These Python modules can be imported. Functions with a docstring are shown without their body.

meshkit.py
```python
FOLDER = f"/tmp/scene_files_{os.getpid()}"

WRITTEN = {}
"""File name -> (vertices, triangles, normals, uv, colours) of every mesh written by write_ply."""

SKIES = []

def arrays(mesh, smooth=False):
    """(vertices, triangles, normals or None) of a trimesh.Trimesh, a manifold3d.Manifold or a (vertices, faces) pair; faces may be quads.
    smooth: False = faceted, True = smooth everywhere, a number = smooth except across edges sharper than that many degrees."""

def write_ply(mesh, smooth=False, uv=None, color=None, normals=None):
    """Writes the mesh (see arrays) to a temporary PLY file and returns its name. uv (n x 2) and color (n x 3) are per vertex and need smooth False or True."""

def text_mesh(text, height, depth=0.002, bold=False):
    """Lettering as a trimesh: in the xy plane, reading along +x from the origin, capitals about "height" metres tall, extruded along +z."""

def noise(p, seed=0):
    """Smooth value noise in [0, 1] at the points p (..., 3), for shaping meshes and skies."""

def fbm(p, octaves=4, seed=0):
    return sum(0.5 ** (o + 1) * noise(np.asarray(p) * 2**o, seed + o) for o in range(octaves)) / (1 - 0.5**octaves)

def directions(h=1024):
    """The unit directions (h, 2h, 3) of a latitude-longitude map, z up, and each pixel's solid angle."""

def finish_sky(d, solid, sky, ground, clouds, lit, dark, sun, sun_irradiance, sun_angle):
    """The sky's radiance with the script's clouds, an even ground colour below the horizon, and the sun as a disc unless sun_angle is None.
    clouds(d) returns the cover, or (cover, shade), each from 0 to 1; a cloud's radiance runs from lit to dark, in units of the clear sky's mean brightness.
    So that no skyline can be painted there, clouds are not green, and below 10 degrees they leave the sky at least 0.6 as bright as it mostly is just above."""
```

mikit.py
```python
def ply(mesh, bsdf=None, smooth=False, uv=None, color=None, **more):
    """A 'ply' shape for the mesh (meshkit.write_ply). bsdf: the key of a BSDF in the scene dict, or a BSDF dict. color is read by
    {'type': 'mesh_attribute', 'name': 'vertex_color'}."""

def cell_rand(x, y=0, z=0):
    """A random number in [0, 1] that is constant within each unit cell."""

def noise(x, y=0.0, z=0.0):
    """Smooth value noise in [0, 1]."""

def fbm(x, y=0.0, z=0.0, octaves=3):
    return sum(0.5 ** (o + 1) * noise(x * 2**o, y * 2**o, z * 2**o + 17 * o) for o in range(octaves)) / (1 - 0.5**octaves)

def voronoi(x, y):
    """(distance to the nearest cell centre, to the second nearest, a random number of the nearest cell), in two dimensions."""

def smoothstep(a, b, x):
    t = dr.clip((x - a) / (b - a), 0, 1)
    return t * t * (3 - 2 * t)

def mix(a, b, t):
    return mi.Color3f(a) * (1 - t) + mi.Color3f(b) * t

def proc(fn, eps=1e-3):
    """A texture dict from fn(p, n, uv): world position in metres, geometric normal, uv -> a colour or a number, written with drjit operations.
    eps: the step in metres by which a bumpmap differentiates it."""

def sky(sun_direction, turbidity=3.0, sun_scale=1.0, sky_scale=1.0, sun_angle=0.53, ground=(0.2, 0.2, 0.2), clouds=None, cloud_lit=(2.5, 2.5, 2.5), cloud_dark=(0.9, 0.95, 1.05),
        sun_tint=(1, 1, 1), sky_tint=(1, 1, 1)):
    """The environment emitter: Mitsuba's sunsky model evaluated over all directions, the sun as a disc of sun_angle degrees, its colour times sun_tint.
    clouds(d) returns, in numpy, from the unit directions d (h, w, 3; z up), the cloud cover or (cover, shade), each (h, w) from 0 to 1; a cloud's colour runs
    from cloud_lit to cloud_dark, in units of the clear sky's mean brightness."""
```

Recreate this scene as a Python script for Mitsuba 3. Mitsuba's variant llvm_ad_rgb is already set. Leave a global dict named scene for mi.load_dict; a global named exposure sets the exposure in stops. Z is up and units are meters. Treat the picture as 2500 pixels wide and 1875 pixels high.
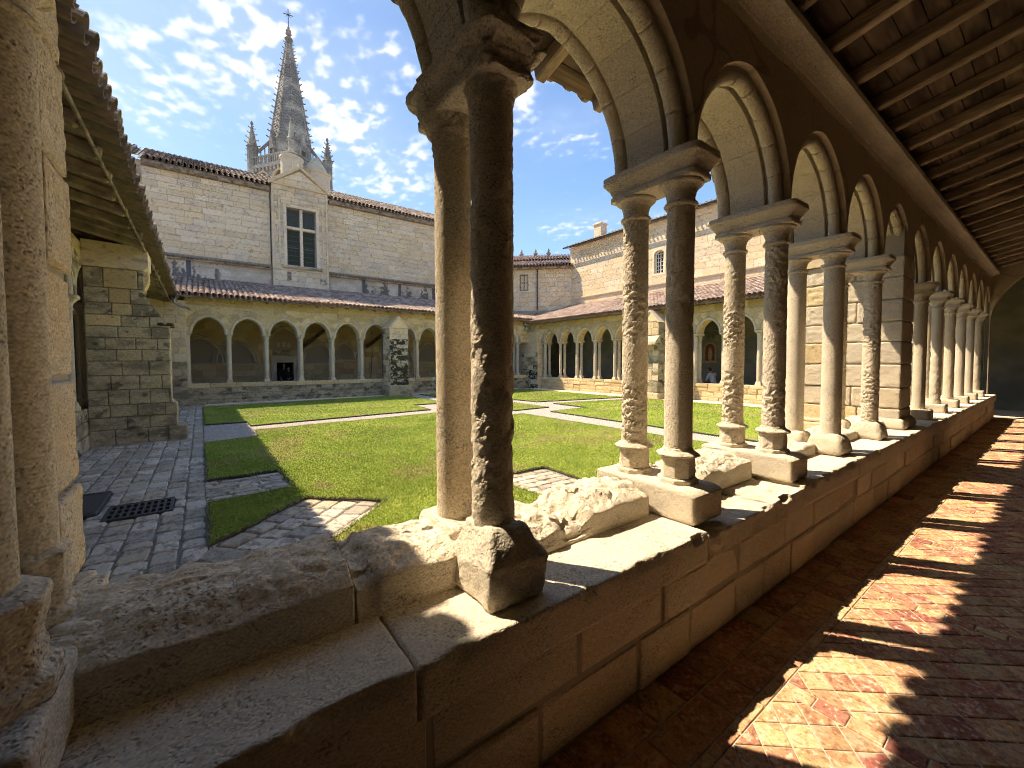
import math, random
import numpy as np
import trimesh, shapely, manifold3d
from shapely.geometry import Polygon, box as sbox
import drjit as dr
import mitsuba as mi
import mikit, meshkit
from mikit import proc, noise, fbm, voronoi, cell_rand, smoothstep, mix

scene, labels = {}, {}
T = mi.ScalarTransform4f

# ------------------------------------------------------------------ camera, sky, exposure
CAM = np.array([0.0, 0.0, 1.55])
_yaw, _pitch, _roll = 0.928648, 0.0381585, -0.00324
_fw = np.array([-math.sin(_yaw) * math.cos(_pitch), math.cos(_yaw) * math.cos(_pitch), -math.sin(_pitch)])
_r = np.cross(_fw, [0, 0, 1]); _r /= np.linalg.norm(_r)
_u = np.cross(_r, _fw)
_up = _u * math.cos(_roll) - _r * math.sin(_roll)
scene['camera'] = {
    'type': 'perspective', 'fov': math.degrees(2 * math.atan(1250 / 1015.163)), 'fov_axis': 'x',
    'to_world': T().look_at(origin=CAM.tolist(), target=(CAM + _fw).tolist(), up=_up.tolist()),
    'near_clip': 0.02, 'far_clip': 2000.0, 'principal_point_offset_y': 0.0078}

SUN = (-0.565, -0.38, 1.0)
exposure = 2.75


def _cloud_cover(d):
    z = np.maximum(d[..., 2], 0.02)
    p = np.stack([d[..., 0] / z, d[..., 1] / z, z * 0], -1)
    q = p.copy()
    w = meshkit.fbm(p * 1.3 + 5.0, 3, 3) - 0.5
    q[..., 0] += 0.16 * w
    q[..., 1] += 0.14 * (meshkit.fbm(p * 2.7 + 9.0, 3, 8) - 0.5)
    big = meshkit.fbm(q * np.array([3.4, 4.2, 1]), 3, 11)
    small = meshkit.fbm(q * np.array([16.0, 21.0, 1]), 3, 21)
    fine = meshkit.fbm(p * np.array([44.0, 60.0, 1]), 3, 61)
    mask = np.zeros(d.shape[:2])
    for az, el, ra, rel, s in CLOUD_SPOTS:
        c = np.array([math.cos(el) * math.cos(az), math.cos(el) * math.sin(az), math.sin(el)])
        e1 = np.array([-math.sin(az), math.cos(az), 0]); e2 = np.cross(c, e1)
        a, b = (d @ e1) / ra, (d @ e2) / rel
        mask = np.maximum(mask, s * np.exp(-(a * a + b * b)) * (d @ c > 0))
    dens = 0.42 * big + 0.46 * small + 0.12 * fine
    thr = 0.635 - 0.285 * np.sqrt(mask)
    cover = np.clip((dens - thr) / 0.28, 0, 1)
    cover = np.maximum(cover * cover * (3 - 2 * cover) * np.clip(0.35 + 0.65 * mask, 0, 0.9) * (0.70 + 0.55 * fine), 0.16 * mask)
    shade = np.clip((0.62 - small) / 0.25, 0, 1) * 0.6
    return cover, shade


# azimuth, elevation (radians), angular half widths, strength
CLOUD_SPOTS = [(-3.03, 0.45, 0.11, 0.09, 0.75), (-3.07, 0.56, 0.08, 0.05, 0.7), (3.06, 0.59, 0.12, 0.07, 1.0), (3.02, 0.52, 0.12, 0.07, 0.95), (2.91, 0.54, 0.12, 0.08, 1.0),
               (2.84, 0.47, 0.11, 0.07, 1.0), (2.77, 0.42, 0.09, 0.06, 0.95), (2.81, 0.60, 0.10, 0.04, 0.7), (2.48, 0.54, 0.05, 0.05, 0.75), (2.38, 0.50, 0.09, 0.045, 0.7),
               (2.31, 0.52, 0.06, 0.04, 0.5), (2.31, 0.32, 0.12, 0.03, 0.5), (2.9, 0.80, 0.25, 0.10, 0.8), (0.6, 0.8, 0.5, 0.3, 0.7), (-1.4, 0.6, 0.5, 0.25, 0.7)]

scene['sky'] = mikit.sky(SUN, turbidity=3.0, sun_scale=1.0, sky_scale=1.0, clouds=_cloud_cover, cloud_lit=(2.4, 2.35, 2.3), cloud_dark=(1.3, 1.4, 1.6), sun_tint=(1.0, 0.975, 0.925))


# ------------------------------------------------------------------ materials
def bs(name, color, rough=0.85, bump=None, scale=1.0, spec=0.25, two=True):
    d = {'type': 'principled', 'base_color': proc(color) if callable(color) else {'type': 'rgb', 'value': list(color)}, 'roughness': rough, 'specular': spec}
    if bump:
        d = {'type': 'bumpmap', 'arbitrary': proc(bump, eps=2e-3), 'scale': scale, 'bsdf': d}
    scene[name] = {'type': 'twosided', 'bsdf': d} if two else d


def c3(*v):
    return mi.Color3f(*v)


def near_stone(p, n, uv):
    v = fbm(p.x * 4, p.y * 4, p.z * 4, 3)
    g = noise(p.x * 165, p.y * 165, p.z * 165)
    m = fbm(p.x * 115 + 7, p.y * 115, p.z * 100, 2)
    c = mix(c3(0.61, 0.54, 0.415), c3(0.49, 0.445, 0.365), dr.clip(1.6 * v - 0.5 + uv.x - 0.5, 0, 1))
    c = mix(c, c3(0.60, 0.49, 0.32), dr.clip(uv.y, 0, 1) * smoothstep(0.3, 0.7, v))
    c = c * (0.66 + 0.68 * g)
    pit = smoothstep(0.62, 0.72, m) * smoothstep(0.44, 0.62, fbm(p.x * 8 + 3, p.y * 8, p.z * 8, 2))
    return mix(c, c * 0.42, pit * 0.75)


def near_bump(p, n, uv):
    a = fbm(p.x * 115 + 7, p.y * 115, p.z * 100, 2)
    b = noise(p.x * 190, p.y * 190, p.z * 190)
    d = noise(p.x * 28, p.y * 28, p.z * 28)
    return 0.40 * b + 0.5 * d - 0.7 * smoothstep(0.58, 0.74, a)


def wall_stone(p, n, uv):
    v = fbm(p.x * 1.7, p.y * 1.7, p.z * 1.7, 3)
    g = noise(p.x * 22, p.y * 22, p.z * 22)
    c = mix(c3(0.67, 0.56, 0.395), c3(0.64, 0.51, 0.32), smoothstep(0.3, 0.8, uv.x))
    c = mix(c, c3(0.46, 0.40, 0.32), smoothstep(0.52, 0.74, v) * 0.5)
    c = c * (0.84 + 0.32 * g) * (0.91 + 0.16 * uv.y)
    pit = smoothstep(0.74, 0.84, noise(p.x * 9 + 4, p.y * 9, p.z * 9)) * 0.4
    return mix(c, c3(0.19, 0.165, 0.13), pit)


def golden_stone(p, n, uv):
    v = fbm(p.x * 3, p.y * 3, p.z * 3, 3)
    g = noise(p.x * 60, p.y * 60, p.z * 60)
    c = mix(c3(0.66, 0.54, 0.325), c3(0.56, 0.43, 0.225), smoothstep(0.25, 0.75, 0.6 * uv.x + 0.4 * v))
    c = c * (0.76 + 0.48 * g) * (0.84 + 0.30 * uv.y)
    pit = smoothstep(0.70, 0.82, noise(p.x * 17 + 4, p.y * 17, p.z * 17)) * 0.5
    return mix(c, c * 0.4, pit)


def mossy_stone(p, n, uv):
    v = fbm(p.x * 2.6 + 1, p.y * 2.6, p.z * 4.0, 4)
    g = noise(p.x * 45, p.y * 45, p.z * 45)
    w = fbm(p.x * 14, p.y * 14, p.z * 15 + 5, 2)
    c = mix(c3(0.50, 0.42, 0.275), c3(0.255, 0.218, 0.148), smoothstep(0.38, 0.64, v + 0.06 * (uv.x - 0.5)))
    c = mix(c, c3(0.50, 0.46, 0.36), smoothstep(0.64, 0.76, w) * 0.65)
    c = mix(c, c3(0.055, 0.050, 0.036), smoothstep(0.60, 0.70, fbm(p.x * 4 + 20, p.y * 4, p.z * 4.6, 4)) * 0.7)
    return c * (0.7 + 0.6 * g)


def black_moss_stone(p, n, uv):
    # courses overgrown with black moss, pale lichen along their upper edges
    v = fbm(p.x * 5 + 3, p.y * 5, p.z * 5, 4)
    g = noise(p.x * 40, p.y * 40, p.z * 40)
    w = fbm(p.x * 13, p.y * 13, p.z * 13 + 5, 2)
    c = mix(c3(0.44, 0.385, 0.275), c3(0.045, 0.043, 0.030), smoothstep(0.36, 0.50, v + 0.20 * (uv.x - 0.5)))
    c = mix(c, c3(0.55, 0.52, 0.44), smoothstep(0.62, 0.70, w) * 0.75)
    return c * (0.7 + 0.6 * g)


def stained_stone(p, n, uv):
    # rows of drip stains under the string course: tongues of black growth of uneven length, with grain
    s = p.y + 0.9 * p.x
    t = (p.z - 5.64) / 1.05
    lump = noise(s * 3.3, 0.5, 0.2) * 0.7 + noise(s * 8, 2.0, 0.3) * 0.3
    ragged = fbm(p.x * 11, p.y * 11, p.z * 7, 2) - 0.5
    dark = smoothstep(0.0, 0.13, lump - 0.30 - 0.34 * t + 0.5 * ragged) * smoothstep(0.34, 0.46, fbm(s * 0.6, 3.0, 0.5, 2))
    v = fbm(p.x * 2, p.y * 2, p.z * 2, 3)
    g = noise(p.x * 25, p.y * 25, p.z * 25)
    c = mix(c3(0.62, 0.535, 0.42), c3(0.48, 0.405, 0.295), smoothstep(0.3, 0.7, v))
    c = mix(c, c3(0.10, 0.088, 0.078), dark * 0.85)
    return c * (0.82 + 0.36 * g)


def spire_stone(p, n, uv):
    v = fbm(p.x * 0.7, p.y * 0.7, p.z * 0.7, 3)
    g = noise(p.x * 5, p.y * 5, p.z * 9)
    c = mix(c3(0.46, 0.415, 0.335), c3(0.255, 0.236, 0.202), smoothstep(0.35, 0.62, v + 0.3 * (uv.x - 0.5)))
    return c * (0.7 + 0.6 * g)


def tile_clay(p, n, uv):
    v = noise(p.x * 9, p.y * 9, p.z * 9)
    g = noise(p.x * 40, p.y * 40, p.z * 40)
    c = mix(c3(0.44, 0.325, 0.26), c3(0.26, 0.178, 0.14), smoothstep(0.1, 0.9, uv.x))
    c = mix(c, c3(0.52, 0.44, 0.36), smoothstep(0.55, 0.8, uv.y) * 0.7)
    c = mix(c, c3(0.12, 0.105, 0.09), smoothstep(0.55, 0.75, v) * 0.55)
    return c * (0.8 + 0.4 * g)


def tile_old(p, n, uv):
    v = noise(p.x * 7, p.y * 7, p.z * 7)
    g = noise(p.x * 30, p.y * 30, p.z * 30)
    c = mix(c3(0.30, 0.225, 0.175), c3(0.17, 0.128, 0.102), smoothstep(0.1, 0.9, uv.x))
    c = mix(c, c3(0.42, 0.38, 0.32), smoothstep(0.6, 0.85, uv.y) * 0.7)
    c = mix(c, c3(0.10, 0.095, 0.085), smoothstep(0.5, 0.75, v) * 0.6)
    return c * (0.8 + 0.4 * g)


def floor_tile(p, n, uv):
    v = fbm(p.x * 11 + 40 * uv.y, p.y * 11, 1.0, 3)
    g = noise(p.x * 130, p.y * 130, 1.0)
    h = fbm(p.x * 52, p.y * 52, 2.0, 2)
    t = uv.x
    c = mix(c3(0.50, 0.355, 0.18), c3(0.49, 0.275, 0.145), smoothstep(0.20, 0.34, t))
    c = mix(c, c3(0.41, 0.18, 0.115), smoothstep(0.60, 0.74, t))
    c = mix(c, c3(0.29, 0.105, 0.08), smoothstep(0.92, 0.96, t))
    c = mix(c, c3(0.36, 0.17, 0.10), smoothstep(0.52, 0.72, v) * 0.6)
    c = mix(c, c3(0.60, 0.47, 0.32), smoothstep(0.46, 0.28, v) * 0.5)
    scuff = smoothstep(0.60, 0.70, h) * smoothstep(0.40, 0.56, v)
    c = mix(c, c3(0.62, 0.52, 0.40), scuff * 0.6)
    pit = smoothstep(0.36, 0.28, h)
    c = mix(c, c * 0.45, pit * 0.6)
    return c * (0.76 + 0.48 * g) * (0.85 + 0.3 * uv.y)


def floor_bump(p, n, uv):
    return noise(p.x * 40, p.y * 40, 1.0) + 0.5 * noise(p.x * 110, p.y * 110, 1.0)


def wood(p, n, uv):
    s = noise(p.x * 55, p.y * 5, p.z * 55)
    v = fbm(p.x * 9, p.y * 2, p.z * 9, 3)
    c = mix(c3(0.20, 0.138, 0.088), c3(0.075, 0.050, 0.034), smoothstep(0.3, 0.7, v))
    return c * (0.6 + 0.7 * s) * (0.6 + 0.5 * uv.x)


def rafter_wood(p, n, uv):  # paler wood than the boards, light bounced off the floor partly in its colour
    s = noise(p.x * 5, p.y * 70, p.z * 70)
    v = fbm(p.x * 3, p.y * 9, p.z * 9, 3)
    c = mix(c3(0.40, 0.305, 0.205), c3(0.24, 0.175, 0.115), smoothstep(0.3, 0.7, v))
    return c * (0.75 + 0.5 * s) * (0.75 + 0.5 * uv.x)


def old_wood(p, n, uv):
    v = fbm(p.x * 7, p.y * 7, p.z * 7, 2)
    g = noise(p.x * 4, p.y * 60, p.z * 60)
    c = mix(c3(0.31, 0.25, 0.185), c3(0.17, 0.132, 0.098), smoothstep(0.3, 0.7, v))
    return c * (0.65 + 0.5 * uv.x) * (0.8 + 0.4 * g)


def cobble(p, n, uv):
    v = fbm(p.x * 9, p.y * 16, 0.5, 3)
    g = noise(p.x * 80, p.y * 80, 0.5)
    c = mix(c3(0.36, 0.318, 0.248), c3(0.60, 0.535, 0.425), smoothstep(0.2, 0.95, uv.x))
    c = mix(c, c3(0.46, 0.38, 0.26), smoothstep(0.82, 0.9, uv.y) * 0.8)
    c = mix(c, c3(0.185, 0.165, 0.13), smoothstep(0.50, 0.68, v) * 0.65)
    return c * (0.65 + 0.7 * g)


def joint_earth(p, n, uv):
    g = noise(p.x * 60, p.y * 60, p.z * 60)
    v = fbm(p.x * 3, p.y * 3, p.z * 3, 2)
    return mix(c3(0.16, 0.145, 0.115), c3(0.24, 0.215, 0.17), v) * (0.65 + 0.7 * g)


def gravel(p, n, uv):
    a, b, k = voronoi(p.x * 38, p.y * 38)
    c = mix(c3(0.37, 0.32, 0.27), c3(0.55, 0.50, 0.44), k)
    return c * (0.45 + 0.7 * smoothstep(0.0, 0.35, b - a))


def gravel_bump(p, n, uv):
    a, b, k = voronoi(p.x * 38, p.y * 38)
    return smoothstep(0.0, 0.5, b - a) * (0.5 + 0.5 * k)


def turf(p, n, uv):
    v = fbm(p.x * 0.9, p.y * 0.9, 0.0, 4)
    g = noise(p.x * 42, p.y * 42, 0.0)
    h = noise(p.x * 150, p.y * 150, 0.0)
    c = mix(c3(0.225, 0.305, 0.042), c3(0.30, 0.36, 0.064), smoothstep(0.35, 0.65, v))
    dry = smoothstep(0.55, 0.70, fbm(p.x * 1.5 + 14, p.y * 1.5, 0.0, 3))
    c = mix(c, c3(0.30, 0.26, 0.11), dry * 0.55)
    return c * (0.55 + 0.5 * g + 0.4 * h)


def turf_bump(p, n, uv):
    return noise(p.x * 55, p.y * 55, 0.0) + 0.6 * noise(p.x * 170, p.y * 170, 0.0)


def blade(p, n, uv):
    v = fbm(p.x * 0.9, p.y * 0.9, 0.0, 3)
    dry = smoothstep(0.55, 0.70, fbm(p.x * 1.5 + 14, p.y * 1.5, 0.0, 3))
    c = mix(c3(0.25, 0.345, 0.045), c3(0.37, 0.43, 0.082), smoothstep(0.1, 0.9, uv.x))
    c = mix(c, c3(0.37, 0.31, 0.14), dr.maximum(smoothstep(0.88, 0.92, uv.y), dry * 0.5))
    return c * (0.75 + 0.5 * v)


def plaster(p, n, uv):
    v = fbm(p.x * 2.2, p.y * 2.2, p.z * 2.2, 4)
    g = noise(p.x * 70, p.y * 70, p.z * 70)
    crack = smoothstep(0.012, 0.004, dr.abs(fbm(p.x * 1.1 + 3, p.y * 1.1, p.z * 1.1, 3) - 0.5))
    c = mix(c3(0.37, 0.295, 0.20), c3(0.44, 0.36, 0.255), v) * (0.85 + 0.3 * g)
    return mix(c, c * 0.55, crack * 0.7)


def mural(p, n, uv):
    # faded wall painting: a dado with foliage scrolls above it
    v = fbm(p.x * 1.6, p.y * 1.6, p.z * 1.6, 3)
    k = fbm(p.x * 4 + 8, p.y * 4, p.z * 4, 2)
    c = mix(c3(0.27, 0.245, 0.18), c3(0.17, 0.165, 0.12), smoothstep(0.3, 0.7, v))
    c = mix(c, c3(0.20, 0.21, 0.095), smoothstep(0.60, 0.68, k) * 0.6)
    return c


bs('near_stone', near_stone, 0.9, near_bump, 0.0045)
bs('rough_stone', near_stone, 0.92, near_bump, 0.007)
bs('wall_stone', wall_stone, 0.9)
bs('golden_stone', golden_stone, 0.9, near_bump, 0.0045)
bs('mossy_stone', mossy_stone, 0.95, near_bump, 0.008)
bs('black_moss_stone', black_moss_stone, 0.95)
bs('stained_stone', stained_stone, 0.92)
bs('spire_stone', spire_stone, 0.95)
bs('tile_clay', tile_clay, 0.85)
bs('tile_old', tile_old, 0.85)
bs('floor_tile', floor_tile, 0.62, floor_bump, 0.0012, spec=0.35)
bs('wood', wood, 0.75)
bs('old_wood', old_wood, 0.85)
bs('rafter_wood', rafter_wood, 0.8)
bs('cobble', cobble, 0.8, near_bump, 0.0045)
bs('joint_earth', joint_earth, 0.95)
bs('gravel', gravel, 0.95, gravel_bump, 0.008)
bs('turf', turf, 0.95, turf_bump, 0.02)
bs('plaster', plaster, 0.92)
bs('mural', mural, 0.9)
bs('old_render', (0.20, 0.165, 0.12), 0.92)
bs('mortar', (0.34, 0.305, 0.245), 0.95)
bs('dark_mortar', (0.17, 0.145, 0.11), 0.95)
bs('joint_lime', (0.47, 0.41, 0.32), 0.95)
bs('grey_mortar', (0.33, 0.32, 0.30), 0.95)
bs('iron', (0.045, 0.045, 0.048), 0.55, spec=0.5)
bs('lead', (0.10, 0.105, 0.115), 0.5)
bs('white_paint', (0.72, 0.72, 0.70), 0.6)
bs('niche_red', (0.20, 0.065, 0.035), 0.8)
bs('niche_gold', (0.42, 0.30, 0.13), 0.7)
bs('niche_green', (0.10, 0.12, 0.06), 0.8)
bs('skin', (0.42, 0.27, 0.20), 0.6)
bs('hair_brown', (0.06, 0.038, 0.024), 0.6)
bs('hair_grey', (0.22, 0.20, 0.185), 0.6)
bs('cloth_black', (0.022, 0.022, 0.025), 0.85)
bs('cloth_white', (0.74, 0.73, 0.71), 0.85)
bs('cloth_blue', (0.045, 0.055, 0.085), 0.85)
scene['zinc'] = {'type': 'twosided', 'bsdf': {'type': 'principled', 'base_color': {'type': 'rgb', 'value': [0.42, 0.44, 0.46]}, 'roughness': 0.4, 'metallic': 0.8}}
scene['pane_glass'] = {'type': 'twosided', 'bsdf': {'type': 'principled', 'base_color': {'type': 'rgb', 'value': [0.040, 0.046, 0.026]}, 'roughness': 0.45, 'specular': 0.15}}
scene['grass_blade'] = {'type': 'twosided', 'bsdf': {'type': 'principled', 'base_color': proc(blade), 'roughness': 0.7, 'specular': 0.2}}
# ------------------------------------------------------------------ helpers
rng = np.random.default_rng(11)


def cat(ms):
    vs, fs, o = [], [], 0
    for v, f in ms:
        v = np.asarray(v, float); f = np.asarray(f, int)
        if f.shape[1] == 4:
            f = np.vstack([f[:, [0, 1, 2]], f[:, [0, 2, 3]]])
        vs.append(v); fs.append(f + o); o += len(v)
    return np.vstack(vs), np.vstack(fs)


def tm(m):
    return np.array(m.vertices), np.array(m.faces)


_used = {}


def key_for(name, parent=None):
    k = f'{parent}__{name}' if parent else name
    n = _used.get(k)
    _used[k] = 1 if n is None else n + 1
    return k if n is None else f'{k}_{n:03d}'


def note(key, label=None, category=None, group=None, kind=None):
    d = {k: v for k, v in dict(label=label, category=category, group=group, kind=kind).items() if v}
    if d:
        labels.setdefault(key, {}).update(d)


def add(name, mesh, bsdf, parent=None, tone=None, smooth=False, label=None, category=None, group=None, kind=None, uv=None):
    k = key_for(name, parent)
    v, f = mesh
    v = np.asarray(v, float); f = np.asarray(f, int)
    if f.shape[1] == 4:
        f = np.vstack([f[:, [0, 1, 2]], f[:, [0, 2, 3]]])
    if uv is None:
        t = rng.random(2) if tone is None else np.asarray(tone, float)
        uv = np.tile(t, (len(v), 1))
    scene[k] = mikit.ply((v, f), bsdf, smooth=smooth, uv=uv)
    note(k, label, category, group, kind)
    return k


def thing(name, label, category, group=None, kind=None):
    k = key_for(name)
    note(k, label, category, group, kind)
    return k


def boxm(x0, x1, y0, y1, z0, z1):
    x0, x1 = sorted((x0, x1)); y0, y1 = sorted((y0, y1)); z0, z1 = sorted((z0, z1))
    v = np.array([[x, y, z] for x in (x0, x1) for y in (y0, y1) for z in (z0, z1)], float)
    f = np.array([[0, 1, 3, 2], [4, 6, 7, 5], [0, 4, 5, 1], [2, 3, 7, 6], [0, 2, 6, 4], [1, 5, 7, 3]])
    return v, f


def cham(x0, x1, y0, y1, z0, z1, c=0.01):
    """A box with every edge chamfered."""
    lo, hi = np.array([min(x0, x1), min(y0, y1), min(z0, z1)]), np.array([max(x0, x1), max(y0, y1), max(z0, z1)])
    c = min(c, 0.45 * (hi - lo).min())
    pts = []
    for s in np.ndindex(2, 2, 2):
        corner = np.where(np.array(s) == 1, hi, lo)
        sg = np.where(np.array(s) == 1, -1, 1)
        for k in range(3):
            p = corner + sg * c
            p[k] = corner[k]
            pts.append(p)
    return tm(trimesh.convex.convex_hull(np.array(pts)))


def beam(a, b, w, h, up=(0, 0, 1), c=0.008):
    """A chamfered beam of width w and height h between the points a and b."""
    a, b = np.asarray(a, float), np.asarray(b, float)
    d = b - a; L = np.linalg.norm(d); d /= L
    s = np.cross(d, up); s /= np.linalg.norm(s); u = np.cross(s, d)
    v, f = cham(0, L, -w / 2, w / 2, -h / 2, h / 2, c)
    return a + v[:, :1] * d + v[:, 1:2] * s + v[:, 2:] * u, f


class Wall:
    """Maps (along, up, out) to the world."""

    def __init__(self, o, u, n):
        self.o, self.u, self.n = np.asarray(o, float), np.asarray(u, float) / np.linalg.norm(u), np.asarray(n, float) / np.linalg.norm(n)

    def __call__(self, v):
        v = np.asarray(v, float)
        return self.o + v[:, :1] * self.u + v[:, 1:2] * np.array([0, 0, 1.0]) + v[:, 2:] * self.n

    def mesh(self, m):
        v, f = m
        f = np.asarray(f)
        if np.dot(np.cross(self.u, [0, 0, 1]), self.n) < 0:
            f = f[:, ::-1]
        return self(v), f

    def poly(self, pg, d0, d1):
        """A polygon in (along, up), extruded from out = d0 to d1."""
        out = []
        for g in getattr(pg, 'geoms', [pg]):
            if g.is_empty or g.area < 1e-5 or g.geom_type != 'Polygon':
                continue
            v, f = tm(trimesh.creation.extrude_polygon(g, d1 - d0))
            v[:, 2] += d0
            out.append(self.mesh((v, f)))
        return cat(out) if out else None

    def box(self, a0, a1, z0, z1, d0, d1):
        return self.mesh(boxm(a0, a1, z0, z1, d0, d1))


def face_stone(a0, a1, z0, z1, depth, c, r, proud=0.006):
    """A stone of a wall in (along, up, out): front face with chamfered, uneven edges, 26 triangles."""
    j = lambda s: r.uniform(-s, s)  # noqa: E731
    outer = [(a0, z0), (a1, z0), (a1, z1), (a0, z1)]
    inner = [(a0 + c + j(c * .5), z0 + c + j(c * .5)), (a1 - c + j(c * .5), z0 + c + j(c * .5)), (a1 - c + j(c * .5), z1 - c + j(c * .5)), (a0 + c + j(c * .5), z1 - c + j(c * .5))]
    p = j(proud)
    v = [(x, y, -depth) for x, y in outer] + [(x, y, p - c * 0.8) for x, y in outer] + [(x, y, p + j(proud * .4)) for x, y in inner]
    v.append(((a0 + a1) / 2 + j(.1 * (a1 - a0)), (z0 + z1) / 2 + j(.1 * (z1 - z0)), p + r.uniform(0, proud * 0.9)))
    f = []
    for k in range(4):
        m = (k + 1) % 4
        f += [(k, m, 4 + m), (k, 4 + m, 4 + k), (4 + k, 4 + m, 8 + m), (4 + k, 8 + m, 8 + k), (8 + k, 8 + m, 12)]
    return np.array(v, float), np.array(f)


def courses(z0, z1, h, r, var=0.12):
    n = max(1, round((z1 - z0) / h))
    w = 1 + r.uniform(-var, var, n)
    return np.concatenate([[z0], z0 + np.cumsum(w) / w.sum() * (z1 - z0)])


class Stones:
    """Collects the stones of one holder; the nearest become entries, the rest one mesh."""

    def __init__(self, holder, bsdf, name='stone', limit=300, rest='stonework', smooth=False):
        self.h, self.b, self.n, self.limit, self.rest, self.items, self.smooth = holder, bsdf, name, limit, rest, [], smooth

    def add(self, m, bsdf=None, tone=None):
        if m is not None:
            self.items.append((m, bsdf or self.b, rng.random(2) if tone is None else tone))

    def done(self):
        self.items.sort(key=lambda q: np.linalg.norm(q[0][0].mean(0) - CAM))
        for m, b, t in self.items[:self.limit]:
            add(self.n, m, b, self.h, tone=t, smooth=self.smooth)
        left = {}
        for m, b, t in self.items[self.limit:]:
            left.setdefault(b, []).append((m, t))
        for b, ms in left.items():
            uv = np.vstack([np.tile(t, (len(m[0]), 1)) for m, t in ms])
            add(self.rest, cat([m for m, _ in ms]), b, self.h, uv=uv, smooth=self.smooth, kind='stuff')


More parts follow.
